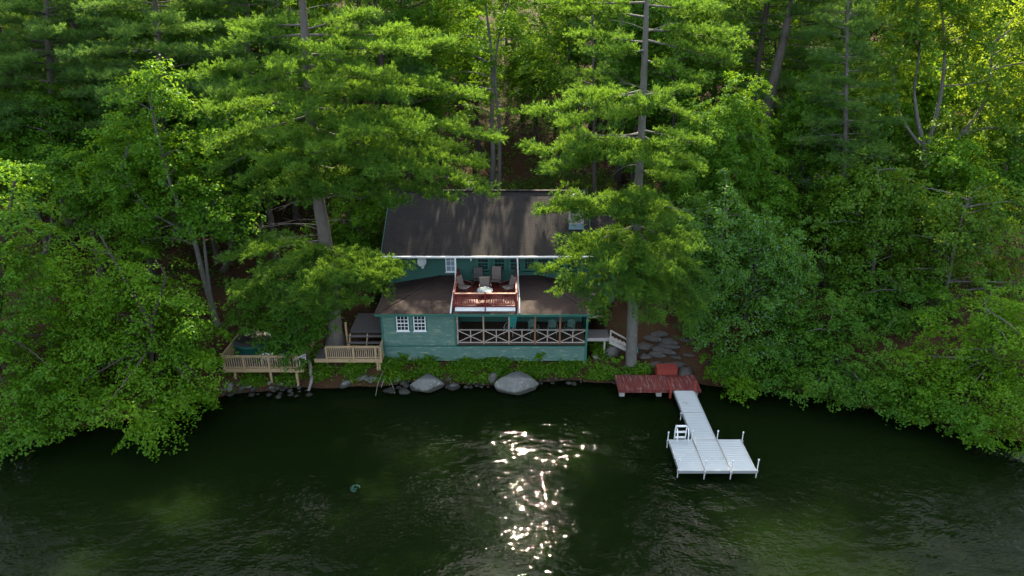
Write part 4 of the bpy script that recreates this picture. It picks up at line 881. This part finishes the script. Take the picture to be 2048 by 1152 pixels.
leafy('hemlock_tree',63,[(1130,90,95,90),(1095,180,70,55),(1150,10,90,70),(1100,-60,110,60),(1190,170,50,60),(1165,-140,70,50),(1120,-230,60,50),(1190,-60,70,70)],[([(1140,330),(1140,220),(1138,100),(1135,-40)],.22)],'maple_dk','dark dense tree above the shaded brown slope behind the right roof end',dens=.65,bark='bark_dark',leaf=.17)  # topmost lobes, out of view, put in to thin the sun glint
leafy('maple_tree',42.5,[(1440,270,75,80),(1490,215,55,60),(1395,335,55,55),(1420,400,60,50),(1500,300,50,60),(1450,350,70,60)],[([(1445,600),(1445,480),(1442,350),(1440,230)],.12)],'maple','slim small-leaved tree with upright twigs right of the right pine',dens=1.,leaf=.13,r=.42,tilt=.9,droop=.0)
leafy('birch_tree',38.2,[(1440,450,85,80),(1395,545,60,70),(1500,520,85,90),(1480,640,100,70,-.6),(1565,600,65,80),(1410,640,50,45,-.6),(1555,495,55,55),(1530,705,75,45,-1),(1430,560,60,60,-.8),(1600,540,50,50)],[([(1387,700),(1390,620),(1400,520),(1420,400)],.1),([(1414,705),(1420,600),(1440,500),(1450,380)],.11),([(1490,720),(1490,620),(1500,500)],.08)],'aspen','silvery-leaved birch clump with thin pale stems right of the red platform',dens=.95,leaf=.14,r=.46,nbranch=30,thick=.35,tilt=.7)
leafy('oak_tree',45.5,[(1800,110,65,70),(1880,50,85,65),(1960,120,85,85),(2015,215,75,80),(1990,20,90,55),(1850,5,80,50),(2070,120,80,120),(1950,310,65,50),(1760,190,45,45),(1840,-70,110,60),(1980,-80,120,70),(1900,240,40,35)],
  [([(1870,560),(1858,420),(1848,300),(1835,240),(1828,180)],.32),([(1848,300),(1800,230),(1785,140)],.12,1),([(1850,310),(1880,200),(1890,90),(1880,0)],.16,1),([(1855,330),(1920,270),(1970,200),(1985,90)],.2,1),([(1920,270),(1990,255),(2040,280)],.12,1),([(1828,180),(1840,80),(1830,-40)],.1,1)],'oak','biggest oak at the upper right, grey crooked limbs showing through sunny leaves',dens=.66,leaf=.19,r=.55,nbranch=44,thick=.35,tilt=.8,r0=.3,droop=.1)
leafy('oak_tree',41,[(1735,370,85,65),(1690,430,65,55),(1800,400,75,60),(1760,485,80,50),(1855,460,60,50),(1700,550,60,60),(1790,560,60,50)],[([(1735,700),(1742,600),(1750,500),(1762,400),(1752,330)],.19),([(1750,500),(1720,430),(1700,390)],.08,1)],'oak','dull green oak with coarse drooping leaves below the slender pine',dens=.85,leaf=.19,nbranch=34,tilt=.8,thick=.35)
leafy('oak_tree',39.5,[(1905,430,85,65),(1960,500,85,65),(1850,545,65,50),(1990,420,75,60),(1930,610,60,35),(2020,560,65,70),(1890,640,50,35)],[([(1862,700),(1882,620),(1900,540),(1920,450),(1940,390)],.2)],'oak','oak with a bare grey leaning trunk near the right edge, halfway up the bank',dens=.85,leaf=.18,nbranch=34,tilt=.75,thick=.32)
leafy('beech_tree',33,[(1900,700,95,65),(2000,690,85,85),(1955,790,85,60,-1),(2020,830,55,60,-2),(1835,760,75,50,-.6),(2080,720,80,140),(1980,620,70,50),(1870,790,40,30,-1.4),(2050,880,40,30,-2.4)],[([(1990,800),(1985,700),(1970,600)],.18)],'beech','bright green beech at the right edge drooping to the water',dens=1.1,tilt=.6,r=.74,thick=.13,nl=62,leaf=.15)
leafy('maple_tree',36.2,[(1600,690,85,55),(1700,720,90,55),(1665,640,80,55),(1560,745,60,35,-.8),(1740,780,70,40,-2),(1800,805,45,28,-2.6),(1480,735,60,38,-.3),(1640,760,80,40,-1.2),(1780,690,70,60)],[([(1650,780),(1655,700),(1665,620)],.13),([(1655,700),(1720,700),(1780,760)],.07,1)],'maple_dk','low spreading maple with branches reaching over the water right of the dock',dens=1.1,leaf=.15,r=.5)
leafy('shrub',36.3,[(1445,735,36,26),(1475,762,34,18,-.4),(1385,702,24,20,1.0),(1490,775,40,20,-.8)],[([(1420,775),(1418,745),(1410,725)],.04)],'beech','leafy shrub at the water edge right of the red platform','bark_dark',.04,cat='shrub',dens=1.2,leaf=.13,r=.36,nl=36)
leafy('maple_tree',49,[(1760,250,75,85),(1700,340,70,70),(1800,330,60,60),(1640,200,60,80),(1850,380,60,50)],[([(1750,520),(1752,400),(1755,280)],.16)],'maple','soft green leafy tree filling the gap behind the slender pine',dens=.9,bark='bark_dark')
leafy('maple_tree',46,[(60,230,80,70),(0,300,80,70),(140,260,60,60),(200,300,50,50)],[([(70,480),(68,360),(65,250)],.16)],'maple','soft green leafy tree below the bluish pines at the left edge',dens=.85,bark='bark_dark')
leafy('maple_tree',37.2,[(1870,615,55,45),(1800,665,60,40),(1930,660,55,40),(1860,680,60,35),(1980,640,50,40)],[([(1880,740),(1878,680),(1870,630)],.09)],'maple','young leafy tree in front of the bare leaning trunk near the right edge',dens=1.,r=.5,bark='bark_dark',r0=.09)
leafy('maple_tree',56,[(1470,90,80,80),(1640,110,70,80),(1500,190,60,60),(1610,220,60,60),(1560,30,70,50),(1440,10,70,60)],[([(1560,420),(1556,300),(1552,180),(1550,60)],.18)],'maple','leafy tree filling the space around the thick leaning pine trunk',dens=.85,bark='bark_dark')
leafy('maple_tree',72,[(1050,50,75,65),(1175,70,70,60),(1000,130,55,50),(1090,140,60,45),(1240,120,60,60),(900,60,60,60)],[([(1110,260),(1110,160),(1108,60)],.18)],'maple_dk','dark leafy tree closing the top of the brown clearing behind the roof',dens=.9,bark='bark_dark')
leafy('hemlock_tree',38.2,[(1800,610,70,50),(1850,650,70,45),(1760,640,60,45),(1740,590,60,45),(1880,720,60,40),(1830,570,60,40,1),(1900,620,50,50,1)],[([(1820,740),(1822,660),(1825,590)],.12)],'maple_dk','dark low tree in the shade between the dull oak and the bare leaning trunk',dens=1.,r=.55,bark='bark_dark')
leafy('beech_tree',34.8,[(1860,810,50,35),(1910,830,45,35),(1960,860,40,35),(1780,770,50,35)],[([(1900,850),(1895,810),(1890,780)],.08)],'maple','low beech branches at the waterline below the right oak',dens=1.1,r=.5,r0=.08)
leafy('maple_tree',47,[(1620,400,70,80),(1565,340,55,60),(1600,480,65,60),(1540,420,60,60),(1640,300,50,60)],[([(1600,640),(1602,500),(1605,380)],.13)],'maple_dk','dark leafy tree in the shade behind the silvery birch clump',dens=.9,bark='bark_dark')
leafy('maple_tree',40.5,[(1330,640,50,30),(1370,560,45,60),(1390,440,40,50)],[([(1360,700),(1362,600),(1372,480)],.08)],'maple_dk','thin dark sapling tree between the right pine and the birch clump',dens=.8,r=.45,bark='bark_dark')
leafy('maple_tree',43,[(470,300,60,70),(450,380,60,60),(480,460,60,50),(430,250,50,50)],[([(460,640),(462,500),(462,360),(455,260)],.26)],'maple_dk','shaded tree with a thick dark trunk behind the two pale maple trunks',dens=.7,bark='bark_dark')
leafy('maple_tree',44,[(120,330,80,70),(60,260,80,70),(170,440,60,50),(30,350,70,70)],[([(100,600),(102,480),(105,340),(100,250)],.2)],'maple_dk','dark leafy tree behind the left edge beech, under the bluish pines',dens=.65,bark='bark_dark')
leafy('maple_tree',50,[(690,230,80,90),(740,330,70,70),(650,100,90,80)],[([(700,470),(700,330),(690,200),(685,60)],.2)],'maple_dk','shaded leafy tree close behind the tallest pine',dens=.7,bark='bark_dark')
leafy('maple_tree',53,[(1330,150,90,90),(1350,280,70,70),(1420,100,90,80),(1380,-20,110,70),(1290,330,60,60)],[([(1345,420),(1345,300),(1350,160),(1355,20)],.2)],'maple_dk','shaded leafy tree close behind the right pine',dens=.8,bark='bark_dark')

# ------------------------------------------------------------------ the wood behind: a few kinds, copied
def far_pine(seed,h,reach,label):
    path=[Vector((0,0,-.5)),Vector((.1,0,h*.35)),Vector((.15,.1,h*.7)),Vector((.1,0,h))]
    return grow_pine('white_pine',path,.3,auto_branches(path,h*.25,h-.2,reach,seed,1.25,5,-.03,.1),'pine_blue','bark_dark',label,dens=.8,tl=.34,needles=7)
def far_leafy(seed,h,wd,mat,label):
    r_=np.random.default_rng(seed); lob=[]
    for k in range(9):
        f=r_.uniform(.38,.98); a=r_.uniform(0,6.3); q=wd*(.5 if f<.9 else .2)*r_.uniform(.4,1)
        lob.append((np.array([math.cos(a)*q,math.sin(a)*q,h*f*.92]),np.array([wd*.52,wd*.52,h*.11])*r_.uniform(.8,1.2)))
    # standing at the origin: lift clear of the terrain test
    global gz
    old=gz; gz=lambda x,y: np.zeros_like(np.asarray(x))-9
    o=grow_broadleaf('maple_tree',(0,0,-.5),lob,[([Vector((0,0,-.5)),Vector((.1,0,h*.4)),Vector((-.1,.1,h*.85))],.24),([Vector((.05,0,h*.4)),Vector((wd*.25,.3,h*.8))],.1)],mat,'bark_dark',label,dens=.75,leaf=.2,r=.7,nl=42,nbranch=16)
    gz=old; return o
protos={'p1':far_pine(21,24,5.2,''),'p2':far_pine(22,20,4.4,''),'l1':far_leafy(23,21,4.2,'maple',''),'l2':far_leafy(24,18,4.6,'maple_dk',''),'l3':far_leafy(25,23,4.0,'beech','')}
protos['u']=far_leafy(31,8.5,3.0,'maple','')
protos['v']=far_leafy(32,7.0,2.6,'maple_dk','')
lbl={('p','L'):'tall pine in the shaded wood uphill, left of the cottage roof',('l','L'):'tall leafy tree in the shaded wood uphill, left of the cottage roof',
     ('p','C'):'tall pine in the wood straight up the slope behind the cottage roof',('l','C'):'tall leafy tree in the wood straight up the slope behind the cottage roof',
     ('p','R'):'tall pine in the shaded wood uphill, right of the chimney',('l','R'):'tall leafy tree in the shaded wood uphill, right of the chimney'}
grp={'L':'trees uphill at the left','C':'trees uphill behind the cottage','R':'trees uphill at the right'}
spots=[]; r_=np.random.default_rng(5)
for Yb,stepx in ((56,7.0),(63,7.5),(71,8),(80,9),(90,10),(102,12)):
    half=Yb*.74+4; x=-half
    while x<half:
        xx=x+r_.uniform(-2,2); yy=Yb+r_.uniform(-3,3); x+=stepx
        if (-4.5<xx<8.5 and yy<78) or (25<xx<38 and yy<74): continue                  # clearing behind the roof, deepened to let sun in; second gap lights the oak
        spots.append((xx,yy))
spots.append((9.6,59.5)); spots.append((8.3,70.))  # tall pines added as sun blockers, chiefly for the right pine
first={}
for k,(x,y) in enumerate(spots):
    key=r_.choice(['p1','p2','l1','l2','l3'],p=[.2,.16,.24,.22,.18])
    if (x,y) in ((9.6,59.5),(8.3,70.)): key='p1'
    zone='L' if x<-6 else ('C' if x<9 else 'R')
    o=protos[key] if key not in first else copy_tree(protos[key]); first[key]=1
    o.location=(x,y,G(x,y)); o.rotation_euler=(0,0,r_.uniform(0,6.28)); s=r_.uniform(.95,1.2); o.scale=(s,s,s*r_.uniform(1.15,1.4))  # height stretched so the wood shades the big pines
    tag(o,lbl[(key[0],zone)],'pine tree' if key[0]=='p' else 'tree',grp[zone]+(' (pines)' if key[0]=='p' else ' (leafy)'))

for Yb,stepx in ((43,4.0),(47,4.0),(51,4.2),(56,4.4),(61,4.6),(67,5),(74,5.5),(82,5.5),(91,6)):
    half=Yb*.76+3; x=-half
    while x<half:
        xx=x+r_.uniform(-1.2,1.2); yy=Yb+r_.uniform(-2,2); x+=stepx
        if (-6.5<xx<10 and yy<63) or (-1<xx<7.5 and yy<67) or (yy<50.5 and -15.5<xx<10.5): continue
        zone='L' if xx<0 else 'R'; key='u' if r_.random()<.5 else 'v'
        o=protos[key] if key not in first else copy_tree(protos[key]); first[key]=1
        o.location=(xx,yy,G(xx,yy)); o.rotation_euler=(0,0,r_.uniform(0,6.28)); s=r_.uniform(.75,1.35); o.scale=(s,s,s)
        tag(o,'low leafy sapling under the tall trees, '+('left' if zone=='L' else 'right')+' of the cottage roof','tree','saplings under the trees at the '+('left' if zone=='L' else 'right'))
# ------------------------------------------------------------------ low growth
def ground_cover(name, regs, n, mat, label, leaf=.12, hgt=.3, spread=.16, nl=14):
    P=[]
    for (x0,y0,x1,y1,wt) in regs:
        k=int(n*wt); px=rng.uniform(x0,x1,k); py=rng.uniform(y0,y1,k)
        cl=np.sin(px*.09)+np.sin(px*.031+py*.2+1)+rng.normal(size=k)*.7; 
        for a,b,c in zip(px,py,cl):
            if c<rng.uniform(-.4,1.0): continue
            p=hit(a,b)
            if p.y-float(shore(p.x))<.12 or p.z<.1: continue
            P.append((p.x,p.y,p.z))
    P=np.array(P); k=len(P)
    C=P[:,None]+rng.normal(size=(k,nl,3))*np.array([spread,spread,.0])+np.array([0,0,1])*(rng.random((k,nl,1))**.8*hgt*rng.uniform(.2,1.7,(k,1,1)))
    L=unit(np.array([0,-.15,1.])+rng.normal(size=C.shape)*.5)
    V=leaf_quads(C.reshape(-1,3),L.reshape(-1,3),leaf)
    tag(link_mesh(name,np_mesh(name,V,4),M[mat]),label,'plants',kind='stuff')
ground_cover('undergrowth',[(770,722,975,766,2.2),(930,722,1180,764,2.8),(1180,735,1300,758,.5),(1185,680,1215,720,.15),(450,745,612,772,.5),(610,700,770,765,1.0),(1170,745,1260,760,.5)],900,'under','low green undergrowth along the bank below the cottage wall',.11,.27)
def plant(px,py,sc,label):
    p=hit(px,py)
    root=empty('leafy_plant',p,label,'plant'); k=46
    a=rng.uniform(0,6.3,k); L=rng.uniform(.15,.5,k)*sc
    C=np.stack([np.cos(a)*L*.75,np.sin(a)*L*.75,.12+L*.9+rng.uniform(0,.25,k)*sc],1)
    Nn=unit(np.stack([np.cos(a)*.5,np.sin(a)*.5,np.ones(k)],1)+rng.normal(size=(k,3))*.3)
    link_mesh('leaves',np_mesh('leaves',leaf_quads(C,Nn,.2*sc),4),M['beech'],root)
    m=MB(); 
    for j in range(0,k,3): m.tube([tuple(p),(p.x+C[j][0],p.y+C[j][1],p.z+C[j][2])],.008,4)
    m.build('stem',M['under'],root)
plant(1078,728,1.15,'bright leafy plant against the skirting below the porch chairs')
plant(1232,735,1.0,'bright leafy plant on the bank between the cottage corner and the pine')
plant(1265,712,.7,'small leafy plant at the front of the right pine trunk')
plant(810,725,.9,'leafy plant against the skirting under the white windows')
plant(875,775,.8,'leafy plant by the first pale boulder') if False else None
plant(700,735,.9,'leafy plant on the brown bank under the side deck')
plant(860,728,.8,'leafy plant against the skirting above the first pale boulder')
k=12000; fx=rng.uniform(-46,46,k); fy=rng.uniform(40,105,k); keep=~((fx>-8.3)&(fx<7.2)&(fy<49.6))&(np.abs(fx)<fy*.8)
fx,fy=fx[keep],fy[keep]; k=len(fx); fz=gz(fx,fy); nl_=9
Cf=np.stack([fx,fy,fz],1)[:,None]+rng.normal(size=(k,nl_,3))*np.array([.26,.26,0])+np.array([0,0,1])*(rng.random((k,nl_,1))*.4*rng.uniform(.3,1.2,(k,1,1)))
tag(link_mesh('forest_undergrowth',np_mesh('forest_undergrowth',leaf_quads(Cf.reshape(-1,3),unit(np.array([0,-.1,1.])+rng.normal(size=(k*nl_,3))*.45),.17),4),M['maple_dk']),'ferns and seedlings scattered over the shaded forest floor','plants',kind='stuff')
# grass strip behind the cottage
k=9000; gx=rng.uniform(-5,9,k); gy=rng.uniform(50.5,60,k); gzv=gz(gx,gy)
Pn=np.stack([gx,gy,gzv],1); Vv=needle_tufts(Pn,unit(np.array([0,0,1.])+rng.normal(size=(k,3))*.25),.26,3,.03,.5)
tag(link_mesh('grass',np_mesh('grass',Vv,4),M['grass']),'dark strip of grass behind the cottage roof','grass',kind='stuff')
# ------------------------------------------------------------------ daylight
SUN_EL=R(42); SUN_AZ=R(2.5)         # ahead of the camera, a little to the right
w=bpy.data.worlds.new('World'); scene.world=w; w.use_nodes=True; t=w.node_tree
bg=t.nodes['Background']; sky=t.nodes.new('ShaderNodeTexSky'); sky.sky_type='NISHITA'; sky.sun_disc=False
sky.sun_elevation=SUN_EL; sky.sun_rotation=SUN_AZ; sky.air_density=1.0; sky.dust_density=3.0; sky.ozone_density=1.0
hs=t.nodes.new('ShaderNodeHueSaturation'); hs.inputs['Saturation'].default_value=.55; t.links.new(sky.outputs[0],hs.inputs['Color']); t.links.new(hs.outputs[0],bg.inputs[0]); bg.inputs[1].default_value=.15
ld_=bpy.data.lights.new('sun','SUN'); ld_.energy=4.8; ld_.angle=R(.53); ld_.color=(1,.85,.63)
lo=bpy.data.objects.new('sun',ld_); COL.objects.link(lo)
sd_=Vector((math.sin(SUN_AZ)*math.cos(SUN_EL),math.cos(SUN_AZ)*math.cos(SUN_EL),math.sin(SUN_EL)))
lo.rotation_euler=sd_.to_track_quat('Z','Y').to_euler(); lo.location=(0,60,60)
vs_=scene.view_settings; vs_.view_transform='Standard'; vs_.look='None'; vs_.gamma=1; vs_.exposure=2.2
c=scene.cycles; c.max_bounces=6; c.diffuse_bounces=3; c.glossy_bounces=3; c.transmission_bounces=3; c.transparent_max_bounces=6; c.caustics_reflective=False; c.caustics_refractive=False
c.use_denoising=True
scene.render.use_persistent_data=False
c.sample_clamp_indirect=3.0
